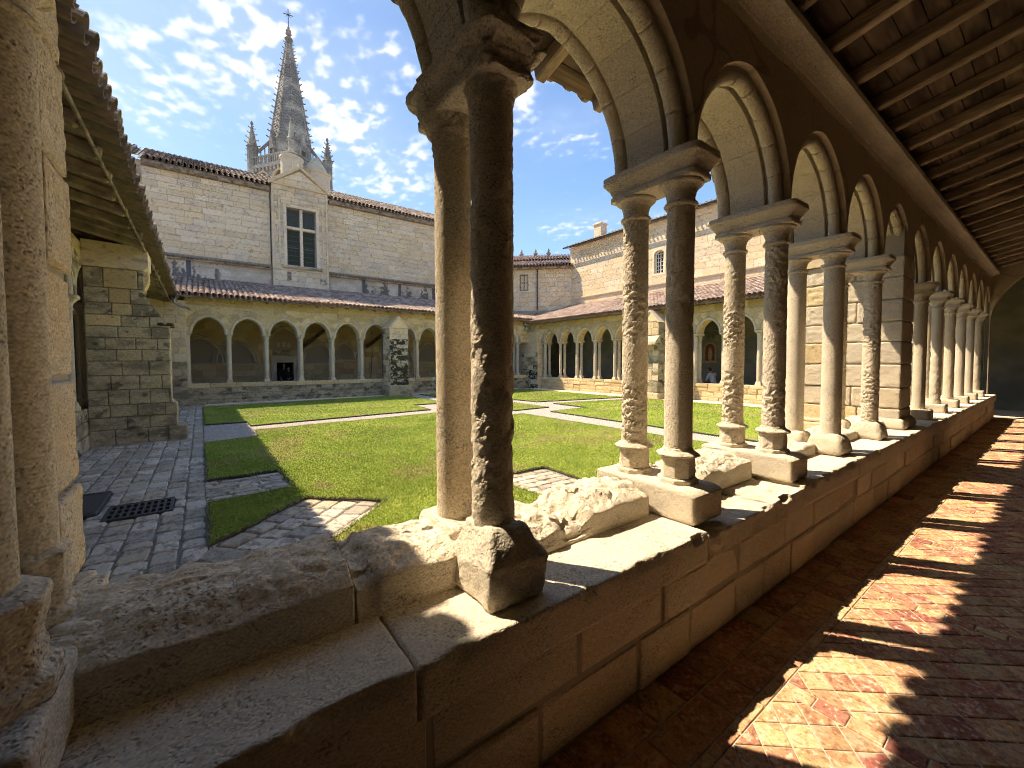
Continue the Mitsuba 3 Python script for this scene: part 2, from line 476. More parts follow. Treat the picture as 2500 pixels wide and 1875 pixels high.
def ashlar(st, wall, a0, a1, z0, z1, h, lmin, lmax, seed, hole=None, gap=0.007, depth=0.05, c=0.008, proud=0.006, bsdf=None, pick=None):
    """Courses of stones over a rectangle; hole: a shapely polygon they are cut by."""
    r = np.random.default_rng(seed)
    zs = courses(z0, z1, h, r)
    for i in range(len(zs) - 1):
        xs = [a0]
        while xs[-1] < a1:
            xs.append(xs[-1] + r.uniform(lmin, lmax) * (0.55 if len(xs) == 1 and i % 2 else 1))
        xs[-1] = a1
        if len(xs) > 2 and xs[-1] - xs[-2] < 0.45 * lmin:
            xs.pop(-2)
        for k in range(len(xs) - 1):
            q = (xs[k] + gap, xs[k + 1] - gap, zs[i] + gap, zs[i + 1] - gap)
            if q[1] - q[0] < 0.03 or q[3] - q[2] < 0.02:
                continue
            b = pick(q, r) if pick else bsdf
            if hole is not None:
                rect = sbox(q[0], q[2], q[1], q[3])
                if hole.intersects(rect):
                    rest = rect.difference(hole)
                    for g in getattr(rest, 'geoms', [rest]):
                        if g.geom_type == 'Polygon' and g.area > 0.004:
                            st.add(wall.poly(g.simplify(0.004), -depth, r.uniform(-proud, proud)), b)
                    continue
            st.add(wall.mesh(face_stone(*q, depth, c, r, proud)), b)


def rough(x0, x1, y0, y1, z0, z1, res=0.02, amp=0.008, freq=14, seed=0, rr=0.02, amp2=0.0, freq2=5, taper=None, warp=None):
    """A box with rounded edges whose whole surface is displaced by noise."""
    lo, hi = np.array([min(x0, x1), min(y0, y1), min(z0, z1)], float), np.array([max(x0, x1), max(y0, y1), max(z0, z1)], float)
    ctr, half = (lo + hi) / 2, (hi - lo) / 2
    n = np.maximum(2, np.ceil((hi - lo) / res).astype(int))
    rr = min(rr, half.min() * 0.95)
    vs, fs, o = [], [], 0
    for k in range(3):
        a, b = (k + 1) % 3, (k + 2) % 3
        ga, gb = np.linspace(-1, 1, n[a] + 1), np.linspace(-1, 1, n[b] + 1)
        A, B = np.meshgrid(ga, gb, indexing='ij')
        idx = np.arange(A.size).reshape(A.shape)
        q = np.stack([idx[:-1, :-1], idx[1:, :-1], idx[1:, 1:], idx[:-1, 1:]], -1).reshape(-1, 4)
        for s in (-1, 1):
            p = np.zeros((A.size, 3))
            p[:, k] = s; p[:, a] = A.ravel(); p[:, b] = B.ravel()
            vs.append(p * half)
            fs.append((q if s > 0 else q[:, ::-1]) + o)
            o += A.size
    v, f = np.vstack(vs), np.vstack(fs)
    r6 = np.round(v, 5)
    _, first, inv = np.unique(r6, axis=0, return_index=True, return_inverse=True)
    v, f = v[first], inv.ravel()[f]
    core = np.clip(v, -(half - rr), half - rr)
    d = v - core
    L = np.linalg.norm(d, axis=1, keepdims=True)
    d = d / np.maximum(L, 1e-9)
    v = core + d * rr
    w = v + ctr
    e = amp * 2 * (meshkit.fbm(w * freq, 4, seed) - 0.5)
    if amp2:
        e = e + amp2 * 2 * (meshkit.fbm(w * freq2, 3, seed + 50) - 0.5)
    v = w + d * e[:, None]
    if taper:
        t = np.clip((v[:, 2:] - lo[2]) / (hi[2] - lo[2]), 0, 1)
        v[:, :2] = ctr[:2] + (v[:, :2] - ctr[:2]) * (1 + (np.asarray(taper) - 1) * t)
    if warp:
        v = warp(v)
    return v, f


def lathe(cx, cy, prof, nt=48, disp=None, zres=None, sides=None, caps=True):
    """A turned shape; prof: (radius, z) from bottom to top; disp(points, angle, z) moves the surface out. sides: a polygon in plan."""
    prof = np.array(prof, float)
    if zres:
        out = [prof[0]]
        for a, b in zip(prof[:-1], prof[1:]):
            k = max(1, int(math.ceil(np.linalg.norm(b - a) / zres)))
            out += [a + (b - a) * (i + 1) / k for i in range(k)]
        prof = np.array(out)
    th = np.arange(nt) * 2 * np.pi / nt
    R, TH = np.meshgrid(prof[:, 0], th, indexing='ij')
    Z = np.repeat(prof[:, 1:], nt, 1)
    if sides:
        seg = 2 * np.pi / sides
        R = R * np.cos(seg / 2) / np.cos((TH + seg / 2) % seg - seg / 2) * 1.04
    if disp is not None:
        P = np.stack([cx + R * np.cos(TH), cy + R * np.sin(TH), Z], -1)
        R = np.maximum(R + disp(P, TH, Z), 0.002)
    v = np.stack([cx + R * np.cos(TH), cy + R * np.sin(TH), Z], -1).reshape(-1, 3)
    m = len(prof)
    i, j = np.meshgrid(np.arange(m - 1), np.arange(nt), indexing='ij')
    f = np.stack([i * nt + j, i * nt + (j + 1) % nt, (i + 1) * nt + (j + 1) % nt, (i + 1) * nt + j], -1).reshape(-1, 4)
    f = np.vstack([f[:, [0, 1, 2]], f[:, [0, 2, 3]]])
    if caps:
        v = np.vstack([v, [[cx, cy, prof[0, 1]], [cx, cy, prof[-1, 1]]]])
        b, t, k = m * nt, m * nt + 1, np.arange(nt)
        f = np.vstack([f, np.stack([(k + 1) % nt, k, k * 0 + b], 1), np.stack([(m - 1) * nt + k, (m - 1) * nt + (k + 1) % nt, k * 0 + t], 1)])
    return v, f


def loft(cx, cy, rings, nt=64, rr=0.25, disp=None, zres=0.015):
    """Stacked rounded rectangles (half x, half y, z), as for an impost."""
    th = np.arange(nt) * 2 * np.pi / nt
    c, s = np.cos(th), np.sin(th)
    out = [np.array(rings[0], float)]
    for a, b in zip(rings[:-1], rings[1:]):
        a, b = np.array(a, float), np.array(b, float)
        k = max(1, int(math.ceil(np.linalg.norm(b - a) / zres)))
        out += [a + (b - a) * (i + 1) / k for i in range(k)]
    # superellipse, nearly a rectangle
    e = 2 / 9.0
    v = np.array([[(cx + hx * np.sign(cc) * abs(cc) ** e, cy + hy * np.sign(ss) * abs(ss) ** e, z) for cc, ss in zip(c, s)] for hx, hy, z in out])
    if disp is not None:
        n = v - np.array([cx, cy, 0]); n[..., 2] = 0
        n /= np.linalg.norm(n, axis=-1, keepdims=True)
        v = v + n * disp(v)[..., None]
    m = len(out)
    v = v.reshape(-1, 3)
    i, j = np.meshgrid(np.arange(m - 1), np.arange(nt), indexing='ij')
    f = np.stack([i * nt + j, i * nt + (j + 1) % nt, (i + 1) * nt + (j + 1) % nt, (i + 1) * nt + j], -1).reshape(-1, 4)
    f = np.vstack([f[:, [0, 1, 2]], f[:, [0, 2, 3]]])
    v = np.vstack([v, [[cx, cy, out[0][2]], [cx, cy, out[-1][2]]]])
    k = np.arange(nt)
    f = np.vstack([f, np.stack([(k + 1) % nt, k, k * 0 + m * nt], 1), np.stack([(m - 1) * nt + k, (m - 1) * nt + (k + 1) % nt, k * 0 + m * nt + 1], 1)])
    return v, f


def pits(freq, depth, seed, thr=0.55, soft=0.15, stretch=1.0, base=0.003):
    """An eroded surface: pits where noise passes a threshold, plus a fine unevenness."""
    def d(P, TH=None, Z=None):
        q = P * np.array([1, 1, stretch])
        a = meshkit.fbm(q * freq, 3, seed)
        b = meshkit.fbm(P * freq * 3, 3, seed + 9)
        c = np.clip((meshkit.fbm(P * np.array([5, 5, 3.2]), 2, seed + 21) - 0.34) / 0.26, 0.1, 1)  # erosion comes in patches
        return -depth * c * np.clip((a - thr) / soft, 0, 1) + base * 2 * (b - 0.5)
    return d


def arc(half, c, z, n, extra=0.0):
    """A pointed arch of half span, centres c beyond the axis, from left springing over the crown to the right: (along, up) points."""
    r = half + c + extra
    end = math.acos(c / r)
    ph = np.linspace(0, end, n)
    left = np.stack([c - r * np.cos(ph), z + r * np.sin(ph)], 1)
    right = left[::-1][1:] * [-1, 1]
    return np.vstack([left, right])


def arch_hole(mid, half, c, z, n=14, extra=0.0, down=0.0):
    p = arc(half, c, z, n, extra) + [mid, 0]
    return Polygon(np.vstack([[p[0][0], z - down - 1e-3], p, [p[-1][0], z - down - 1e-3]]))


def tube(pts, rad, sides=8, closed=False):
    p = np.asarray(pts, float)
    t = np.gradient(p, axis=0)
    t /= np.linalg.norm(t, axis=1, keepdims=True) + 1e-12
    ref = np.array([0.0, 0, 1]) if abs(t[:, 2]).max() < 0.9 else np.array([1.0, 0, 0]) if abs(t[:, 0]).max() < 0.9 else np.array([0, 1.0, 0])
    a = np.cross(t, ref); a /= np.linalg.norm(a, axis=1, keepdims=True) + 1e-12
    b = np.cross(t, a)
    th = np.arange(sides) * 2 * np.pi / sides
    rad = np.broadcast_to(rad, (len(p),))
    v = (p[:, None] + rad[:, None, None] * (np.cos(th)[None, :, None] * a[:, None] + np.sin(th)[None, :, None] * b[:, None])).reshape(-1, 3)
    m = len(p)
    i, j = np.meshgrid(np.arange(m - 1), np.arange(sides), indexing='ij')
    f = np.stack([i * sides + j, (i + 1) * sides + j, (i + 1) * sides + (j + 1) % sides, i * sides + (j + 1) % sides], -1).reshape(-1, 4)
    f = np.vstack([f[:, [0, 1, 2]], f[:, [0, 2, 3]]])
    v = np.vstack([v, p[:1], p[-1:]])
    k = np.arange(sides)
    f = np.vstack([f, np.stack([k, (k + 1) % sides, k * 0 + m * sides], 1), np.stack([(m - 1) * sides + (k + 1) % sides, (m - 1) * sides + k, k * 0 + m * sides + 1], 1)])
    return v, f


def ring_block(mid, half, c, z, e0, e1, t0, t1, n=3, inset=0.004):
    """One voussoir in (along, up) as a polygon: from extra radius e0 to e1, from fraction t0 to t1 of the arch."""
    P0, P1 = arc(half, c, z, 40, e0), arc(half, c, z, 40, e1)
    L = len(P0) - 1
    ts = np.linspace(t0, t1, n) * L
    g = lambda P: np.stack([np.interp(ts, np.arange(L + 1), P[:, k]) for k in (0, 1)], 1)  # noqa: E731
    pg = Polygon(np.vstack([g(P0), g(P1)[::-1]]) + [mid, 0])
    return pg.buffer(-inset, join_style=2) if inset else pg


def half_pipe(L, r0, r1, n=7, thick=0.013, up=True):
    """A canal tile along +x: (x along, y across, z up), a little wider at its lower end x=0."""
    th = np.linspace(0.06, np.pi - 0.06, n)
    s = 1 if up else -1
    rows = []
    for x, r in ((0, r0), (L, r1)):
        for q in (r, r - thick):
            rows.append(np.stack([np.full(n, x), q * np.cos(th), s * q * np.sin(th)], 1))
    v = np.vstack(rows)  # 0 lower outer, 1 lower inner, 2 upper outer, 3 upper inner
    f = []
    for k in range(n - 1):
        o0, i0, o1, i1 = k, n + k, 2 * n + k, 3 * n + k
        f += [(o0, o1, o1 + 1, o0 + 1), (i0, i0 + 1, i1 + 1, i1), (o0, o0 + 1, i0 + 1, i0)]
    f += [(0, n, 3 * n, 2 * n), (n - 1, 3 * n - 1, 4 * n - 1, 2 * n - 1)]
    f = np.array(f)
    if not up:
        f = f[:, ::-1]
    f = np.vstack([f[:, [0, 1, 2]], f[:, [0, 2, 3]]])
    return v, f


def tiled_roof(holder, e0, e1, up, run, bsdf='tile_clay', pitch=0.215, row=0.30, seed=3, limit=300, deck=True, out=0.0, cr=0.098, nose=0.06):
    """Canal tiles over a plane: eave from e0 to e1, rising by the vector up (unit run horizontally, its z = slope) over a horizontal run."""
    r = np.random.default_rng(seed)
    e0, e1, up = np.asarray(e0, float), np.asarray(e1, float), np.asarray(up, float)
    L = np.linalg.norm(e1 - e0); a = (e1 - e0) / L
    s = up / np.linalg.norm(up)
    n = np.cross(a, s)
    if n[2] < 0:
        n = -n
    length = run * np.linalg.norm(up)
    rows = max(1, int(math.ceil(length / row)))
    cols = int(L / pitch)
    st = Stones(holder, bsdf, 'tile', limit, 'roof_tiles')
    chan = []
    cover = half_pipe(row + 0.13, cr, cr - 0.018)
    under = half_pipe(row + 0.13, 0.078, 0.088, up=False, n=6)
    for c in range(cols):
        x = (c + 0.5) * pitch
        jx = r.uniform(-.02, .02)
        for k in range(rows):
            y = k * row - nose + jx + r.uniform(-.015, .015)
            tilt = r.uniform(-.03, .03)
            for m, off, lift in ((cover, 0.0, 0.075), (under, pitch / 2, 0.085)):
                v, f = m
                w = v.copy()
                w[:, 1] += tilt * w[:, 0] * (off == 0)
                P = e0 + a * (x + off) + s * (y - out * (off == 0) + out * .5 * (off > 0 and k == 0))
                lf = lift + (0.02 * (1 - w[:, 0] / (row + .13)) if off == 0 else -0.02 * w[:, 0]) + r.uniform(-.006, .006)
                q = P + w[:, :1] * s + w[:, 1:2] * a + (w[:, 2:] + np.reshape(lf, (-1, 1))) * n
                if np.dot(np.cross(s, a), n) < 0:
                    f = f[:, ::-1]
                if off == 0:
                    st.add((q, f), tone=r.random(2))
                else:
                    chan.append((q, f))
    st.done()
    add('channel_tiles', cat(chan), bsdf, holder, tone=(0.7, 0.2), kind='stuff')
    if deck:
        q = [e0 - n * .01, e1 - n * .01, e1 + s * length - n * .01, e0 + s * length - n * .01]
        q += [p - n * 0.03 for p in q]
        add('roof_deck', (np.array(q), np.array([[0, 1, 2, 3], [7, 6, 5, 4], [0, 4, 5, 1], [1, 5, 6, 2], [2, 6, 7, 3], [3, 7, 4, 0]])), 'old_wood', holder)


def grow(v):
    return np.asarray(v, float)
# ------------------------------------------------------------------ the courtyard's ground
G = -0.20
PIT = sbox(-6.90, -0.915, -6.34, -0.325)


def sheet(polys, z0, z1):
    out = []
    for p in polys:
        v, f = tm(trimesh.creation.extrude_polygon(p, z1 - z0)); v[:, 2] += z0
        out.append((v, f))
    return cat(out)


add('ground', sheet([sbox(-220, -220, 220, 220).difference(PIT)], -1.2, -0.32), 'joint_earth', kind='structure')
STRIP = Polygon([(-21.5, -1.87), (-1.94, -1.87), (-1.94, 0.02), (-21.5, 0.02)])
STUB = Polygon([(-7.54, 0.0), (-7.54, 0.98), (-6.40, 0.98), (-6.28, 0.0)])
DIAG = Polygon([(-4.80, 0.01), (-5.80, 1.045), (-5.06, 1.81), (-3.2, -0.05), (-3.6, -0.4)])
NEAR = Polygon([(-3.62, -1.0), (-1.94, -1.0), (-1.94, 17.8), (-3.62, 17.8)])
STUB2 = Polygon([(-5.12, 3.45), (-5.12, 4.46), (-3.5, 4.40), (-3.5, 3.45)])
PAVED = shapely.union_all([STRIP, STUB, DIAG, NEAR, STUB2]).buffer(0.001)
FARP = Polygon([(-21.8, 0.03), (-20.25, 0.03), (-21.05, 9.0), (-21.05, 16.68), (-3.63, 16.68), (-3.63, 17.85), (-21.8, 17.85)])
YARD = Polygon([(-21.8, -1.87), (-1.94, -1.87), (-1.94, 17.85), (-21.8, 17.85)])
# lawns round the crossing of the gravel paths
LAWNS = [Polygon(p) for p in (
    [(-3.65, 0.02), (-11.14, 0.03), (-11.30, 1.04), (-12.42, 1.07), (-12.87, 6.55), (-10.85, 6.60), (-10.83, 8.58), (-3.65, 8.52)],
    [(-14.42, 0.04), (-20.2, 0.03), (-20.95, 8.45), (-15.82, 8.40), (-15.90, 6.85), (-13.94, 6.68), (-13.42, 1.06), (-14.35, 1.05)],
    [(-3.65, 9.55), (-10.80, 9.75), (-10.82, 11.65), (-12.83, 11.75), (-12.05, 15.9), (-11.9, 16.6), (-3.65, 16.66)],
    [(-20.95, 9.42), (-15.2, 9.45), (-15.2, 11.55), (-13.78, 11.62), (-12.92, 16.35), (-13.0, 16.6), (-20.95, 16.66)],
    [(-13.95, 8.92), (-13.95, 10.61), (-11.86, 10.63), (-11.80, 8.95)])]
LAWNS = [l.difference(PAVED.buffer(0.01)) for l in LAWNS]
LAWNS = [max(getattr(l, 'geoms', [l]), key=lambda g: g.area) for l in LAWNS]
def ragged(l, r=np.random.default_rng(14)):
    q = np.array(l.segmentize(0.16).exterior.coords)[:-1]
    return Polygon(q + r.normal(0, 0.011, q.shape)).buffer(0)


LAWNS = [ragged(l) for l in LAWNS]
lawn_all = shapely.union_all(LAWNS)
add('gravel_path', sheet([YARD.difference(PAVED.buffer(.002))], -0.31, G), 'gravel', kind='structure', tone=(.5, .5))
lawn = add('lawn', sheet([l.buffer(-0.012) for l in LAWNS], -0.30, -0.165), 'turf', kind='structure', tone=(.5, .5))
for l in LAWNS:
    ringp = l.difference(l.buffer(-0.011))
    add('edging', sheet(list(getattr(ringp, 'geoms', [ringp])), -0.30, -0.158), 'iron', lawn, tone=(.5, .5))


def scatter_grass():
    r = np.random.default_rng(5)
    P = []
    for l in LAWNS[:1]:
        x0, y0, x1, y1 = l.bounds
        n = 560000
        p = np.stack([r.uniform(x0, x1, n), r.uniform(y0, y1, n)], 1)
        d = np.linalg.norm(p, axis=1)
        p = p[r.random(n) < np.clip((4.6 / d) ** 1.9, 0, 1)]
        ok = shapely.contains_xy(l.buffer(0.035), p[:, 0], p[:, 1])
        P.append(p[ok])
    for l in LAWNS[1:]:
        x0, y0, x1, y1 = l.bounds
        n = int(l.area * 420)
        p = np.stack([r.uniform(x0, x1, n), r.uniform(y0, y1, n)], 1)
        ok = shapely.contains_xy(l.buffer(0.03), p[:, 0], p[:, 1])
        P.append(p[ok])
    p = np.vstack(P)
    n = len(p)
    dist = np.linalg.norm(p, axis=1)
    h = r.uniform(0.016, 0.040, n) * (0.7 + 0.7 * meshkit.fbm(np.c_[p * 1.3, p[:, :1] * 0], 2, 4))
    w = r.uniform(0.0022, 0.0042, n) * np.clip(dist / 6, 1, 3.2)
    th, lean = r.uniform(0, 2 * np.pi, n), r.uniform(0.2, 0.9, n)
    a, b = np.cos(th), np.sin(th)
    base = np.c_[p, np.full(n, -0.168)]
    side = np.c_[-b, a, a * 0] * w[:, None]
    tip = base + np.c_[a * lean * h, b * lean * h, h * np.sqrt(1 - 0.6 * lean ** 2)]
    midp = base + (tip - base) * 0.5 + np.c_[-a * h * .1, -b * h * .1, h * .08]
    v = np.stack([base - side, base + side, midp + side * .8, midp - side * .8, tip], 1).reshape(-1, 3)
    k = np.arange(n)[:, None] * 5
    f = np.stack([k + [0, 1, 2], k + [0, 2, 3], k + [3, 2, 4]], 1).reshape(-1, 3)
    # tufts share a tone, so that the turf is patchy as in the photograph
    t = np.clip(0.5 + 1.5 * (meshkit.fbm(np.c_[p * 6, p[:, :1] * 0], 3, 9) - 0.5) + r.uniform(-.25, .25, n), 0, 1)
    uv = np.repeat(np.c_[t, r.random(n)], 5, 0)
    add('grass', (v, f), 'grass_blade', uv=uv, kind='stuff', label='short mown green grass of the courtyard lawns', category='grass')


scatter_grass()


def cobbles():
    pav = add('cobbled_pavement', sheet([g.difference(PIT) for g in getattr(PAVED, 'geoms', [PAVED])], -0.31, -0.218), 'joint_earth', kind='structure', tone=(.5, .5))
    r = np.random.default_rng(8)
    st = Stones(pav, 'cobble', 'cobble', 300, 'cobbles')

    def dome(pg, h):
        if pg.area < 0.004 or pg.geom_type != 'Polygon':
            return None
        pg = pg.simplify(0.003)
        p = np.array(pg.exterior.coords)[:-1]
        if not pg.exterior.is_ccw:
            p = p[::-1]
        # corners worn round: chamfer each corner
        q = []
        for i in range(len(p)):
            a, b, c = p[i - 1], p[i], p[(i + 1) % len(p)]
            u, w = a - b, c - b
            k = min(0.024, 0.22 * np.linalg.norm(u), 0.22 * np.linalg.norm(w))
            q += [b + u / (np.linalg.norm(u) + 1e-9) * k, b + w / (np.linalg.norm(w) + 1e-9) * k]
        p = np.array(q); n = len(p); c = p.mean(0)
        lo = np.c_[p, np.full(n, -0.24)]
        m = np.c_[c + (p - c) * 0.99, np.full(n, -0.213 + h)]
        t = np.c_[c + (p - c) * 0.88, np.full(n, -0.200 + h) + r.uniform(-.003, .003, n)]
        v = np.vstack([lo, m, t, [[*c, -0.198 + h]]])
        k = np.arange(n); k1 = (k + 1) % n
        f = np.vstack([np.stack([k, k1, n + k1], 1), np.stack([k, n + k1, n + k], 1), np.stack([n + k, n + k1, 2 * n + k1], 1), np.stack([n + k, 2 * n + k1, 2 * n + k], 1), np.stack([2 * n + k, 2 * n + k1, k * 0 + 3 * n], 1)])
        return v, f

    def rows(area, o, u, wv, width, lmin, lmax, blocked=None):
        """Rows along u from o, each width wide along wv, clipped to area."""
        u, wv = np.asarray(u, float), np.asarray(wv, float)
        x0, y0, x1, y1 = area.bounds
        cs = np.array([[a, b] for a in (x0, x1) for b in (y0, y1)]) - o
        A, B = cs @ u, cs @ wv
        b = math.floor(B.min() / width) * width
        while b < B.max():
            w = width * r.uniform(.92, 1.08)
            a = A.min() - r.uniform(0, lmax)
            while a < A.max():
                L = r.uniform(lmin, lmax)
                g = 0.008
                j = lambda: r.uniform(-.013, .013)  # noqa: E731
                q = [(a + g + j(), b + g + j()), (a + L - g + j(), b + g + j()), (a + L - g + j(), b + w - g + j()), (a + g + j(), b + w - g + j())]
                pg = Polygon([np.asarray(o) + u * s + wv * t for s, t in q])
                c = pg.centroid
                if not pg.is_valid:
                    pg = pg.buffer(0)
                if pg.intersects(area):
                    pg = pg.intersection(area)
                    if blocked is not None:
                        pg = pg.difference(blocked)
                    if pg.geom_type == 'Polygon' and pg.area > .006:
                        tone = (np.clip(0.35 + 0.8 * (r.random() - .3), 0, 1), r.random())
                        st.add(dome(pg, r.uniform(-.006, .007)), tone=tone)
                a += L
            b += w

    holes = shapely.union_all([sbox(-6.92, -0.93, -6.32, -0.30), sbox(-7.72, -1.62, -6.6, -0.98)])
    strip = STRIP.difference(DIAG).intersection(sbox(-21.4, -1.86, -1.95, 0.01))
    rows(strip.difference(NEAR), np.array([-2, 0.01]), (-1, 0), (0, -1), 0.215, 0.17, 0.36, holes)
    rows(STUB, np.array([-7.5, 0.0]), (0, 1), (1, 0), 0.145, 0.22, 0.5)
    d = np.array([-1.0, 1.045]); d /= np.linalg.norm(d)
    rows(DIAG, np.array([-4.80, 0.01]), d, (d[1], -d[0]), 0.235, 0.20, 0.33)
    e = np.array([math.cos(2.2), math.sin(2.2)])
    rows(STUB2, np.array([-5.12, 3.45]), (0, 1), (1, 0), 0.17, 0.2, 0.34)
    rows(NEAR.difference(DIAG), np.array([-3.62, -1.0]), (0, 1), (1, 0), 0.24, 0.22, 0.40)
    st.done()
    # pale flagstones along the far sides
    flag = add('paved_strip', sheet([FARP], -0.31, -0.192), 'mortar', kind='structure', tone=(.5, .5))
    sf = Stones(flag, 'wall_stone', 'flagstone', 200, 'flagstones')
    x = -20.9
    while x < -3.8:
        L = r.uniform(.6, 1.1)
        sf.add(boxm(x + .01, min(x + L, -3.7) - .01, 16.72, 17.25, -.25, -.175 + r.uniform(-.006, .006)))
        sf.add(boxm(x + .01, min(x + L, -3.7) - .01, 17.27, 17.8, -.25, -.172 + r.uniform(-.006, .006)))
        x += L
    y = 0.1
    while y < 16.5:
        L = r.uniform(.6, 1.1)
        sf.add(boxm(-21.72, -21.12, y + .01, min(y + L, 16.6) - .01, -.25, -.175 + r.uniform(-.006, .006)))
        y += L
    sf.done()


cobbles()

# iron drain grate and the cover beside it
t = thing('drain_grate', 'square iron grate with rows of slots set in the grey cobbles', 'grate')
bars = [boxm(-6.90, -6.34, y - .012, y + .012, -.215, -.188) for y in np.linspace(-0.905, -0.335, 10)]
bars += [boxm(x - .022, x + .022, -0.917, -0.323, -.216, -.189) for x in np.linspace(-6.88, -6.36, 4)]
add('grating', cat(bars), 'iron', t)
fr = sbox(-6.92, -0.93, -6.32, -0.31).difference(sbox(-6.90, -0.915, -6.34, -0.325))
add('frame', sheet([fr], -0.26, -0.184), 'iron', t)
add('pit_floor', boxm(-6.95, -6.29, -0.95, -0.29, -1.25, -1.15), 'joint_earth', t)
t = thing('cover_plate', 'dark iron cover plate lying on the cobbles beside the grate', 'cover plate')
add('plate', cham(-7.70, -6.62, -1.60, -1.00, -0.23, -0.165, 0.012), 'iron', t)
add('rim', sheet([sbox(-7.66, -1.56, -6.66, -1.04).difference(sbox(-7.60, -1.5, -6.72, -1.10))], -0.17, -0.158), 'iron', t)
# ------------------------------------------------------------------ the gallery we stand in
FZ = -0.06


def gallery_floor():
    fl = add('gallery_floor', boxm(-1.30, 2.32, -5.0, 17.75, -0.30, FZ - 0.006), 'joint_lime', kind='structure', tone=(.5, .5))
    r = np.random.default_rng(21)
    st = Stones(fl, 'floor_tile', 'floor_tile', 300, 'floor_tiles')

    def slab(pg, h):
        if pg.area < 2e-4 or pg.geom_type != 'Polygon':
            return None
        p = np.array(pg.exterior.coords)[:-1]
        if not pg.exterior.is_ccw:
            p = p[::-1]
        n = len(p); c = p.mean(0)
        k = np.arange(n); k1 = (k + 1) % n
        tilt = r.uniform(-.012, .012, 2)
        z = h + (p - c) @ tilt
        v = np.vstack([np.c_[p, np.full(n, FZ - .02)], np.c_[c + (p - c) * .99, z - .0022], np.c_[c + (p - c) * .93, z], [[*c, h + .0006]]])
        f = np.vstack([np.stack([k, k1, n + k1], 1), np.stack([k, n + k1, n + k], 1), np.stack([n + k, n + k1, 2 * n + k1], 1), np.stack([n + k, 2 * n + k1, 2 * n + k], 1), np.stack([2 * n + k, 2 * n + k1, k * 0 + 3 * n], 1)])
        return v, f

    def tone():
        return (r.random(), r.random())

    X0 = -0.80
    bay0, bay = 2.282, 1.42
    lines = [bay0 + bay * k for k in range(-4, 12)]
    g = 0.0035
    # border strip along x = X0, brick rows across at each bay, 45 degree squares between
    y = -4.0
    while y < 17.6:
        L = r.uniform(.20, .24)
        q = sbox(X0 - 0.052 + g, y + g, X0 - g, min(y + L, 17.7) - g)
        st.add(slab(q, FZ + r.uniform(-.0012, .0016)), tone=(r.uniform(0, .62), r.random()))
        y += L
    x = -1.215
    for w in (0.18, 0.18):
        y = -4.0 + (0.1 if x > -1.1 else 0)
        while y < 17.6:
            q = sbox(x + g, y + g, x + w - g, min(y + .215, 17.7) - g)
            st.add(slab(q, FZ + r.uniform(-.0012, .0016)), tone=tone())
            y += .215
        x += w + .003
    side = 0.1215
    for b0, b1 in zip(lines[:-1], lines[1:]):
        field = sbox(X0 + g, b0 + 0.045 + g, 2.2, b1 - 0.045 - g)
        x = X0
        while x < 2.2:
            q = sbox(x + g, b0 - 0.045 + g, min(x + 0.128, 2.2) - g, b0 + 0.045 - g)
            st.add(slab(q, FZ + r.uniform(-.002, .003)), tone=(r.uniform(.5, 1.0) if r.random() < .7 else r.random(), r.random()))
            x += 0.128
        ctr = np.array([X0, (b0 + b1) / 2])
        e1, e2 = np.array([.655, .755]), np.array([.662, -.75])
        for i in range(-18, 42):
            for j in range(-18, 42):
                o = ctr + e1 * side * i + e2 * side * j
                if not (X0 - .2 < o[0] < 2.3 and b0 - .2 < o[1] < b1 + .2):
                    continue
                k = g / side
                q = Polygon([o + e1 * side * a + e2 * side * b for a, b in ((k, k), (1 - k, k), (1 - k, 1 - k), (k, 1 - k))])
                if q.within(field):
                    st.add(slab(q, FZ + r.uniform(-.0012, .0016)), tone=tone())
                elif q.intersects(field):
                    st.add(slab(q.intersection(field), FZ + r.uniform(-.0012, .0016)), tone=tone())
    st.done()


gallery_floor()

Y0, PER = 0.985, 1.405
XI, XO = -1.455, -1.785
yk = lambda k: Y0 + PER * k  # noqa: E731
PIER = (7.70, 8.36)
END = 17.75

# ---- low wall with its sill and curb
pw = thing('parapet_wall', 'low limestone wall with a broken sill carrying the columns of the near gallery', 'wall')
add('core', boxm(-1.93, -1.211, -1.87, END, -0.30, 0.425), 'mortar', pw)
st = Stones(pw, 'near_stone', 'stone', 150, 'stonework')
W = Wall((-1.20, 0, 0), (0, 1, 0), (1, 0, 0))
ashlar(st, W, -4.5, END, -0.06, 0.425, 0.24, 0.36, 0.75, 31, gap=0.010, depth=0.045, c=0.011, proud=0.011)
W = Wall((-1.935, 0, 0), (0, 1, 0), (-1, 0, 0))
ashlar(st, W, -0.2, END, -0.25, 0.60, 0.28, 0.4, 0.8, 32, depth=0.03, proud=0.008)
st.done()


def chip(seed, amt=0.02, ext=0.10):
    def w(v):
        # the inner upper edge is broken away in places
        n = meshkit.fbm(np.c_[v[:, 1:2] * 7, v[:, 1:2] * 0, v[:, 1:2] * 0], 4, seed)
        near = np.clip((v[:, 0] + 1.20 ) / 0.03, 0, 1) * np.clip((v[:, 2] - 0.55) / 0.05, 0, 1)
        v = v.copy()
        v[:, 0] -= near * amt * np.clip((n - .45) * 5, 0, 1.4)
        v[:, 2] -= near * amt * 0.7 * np.clip((n - .5) * 5, 0, 1.4)
        return v
    return w


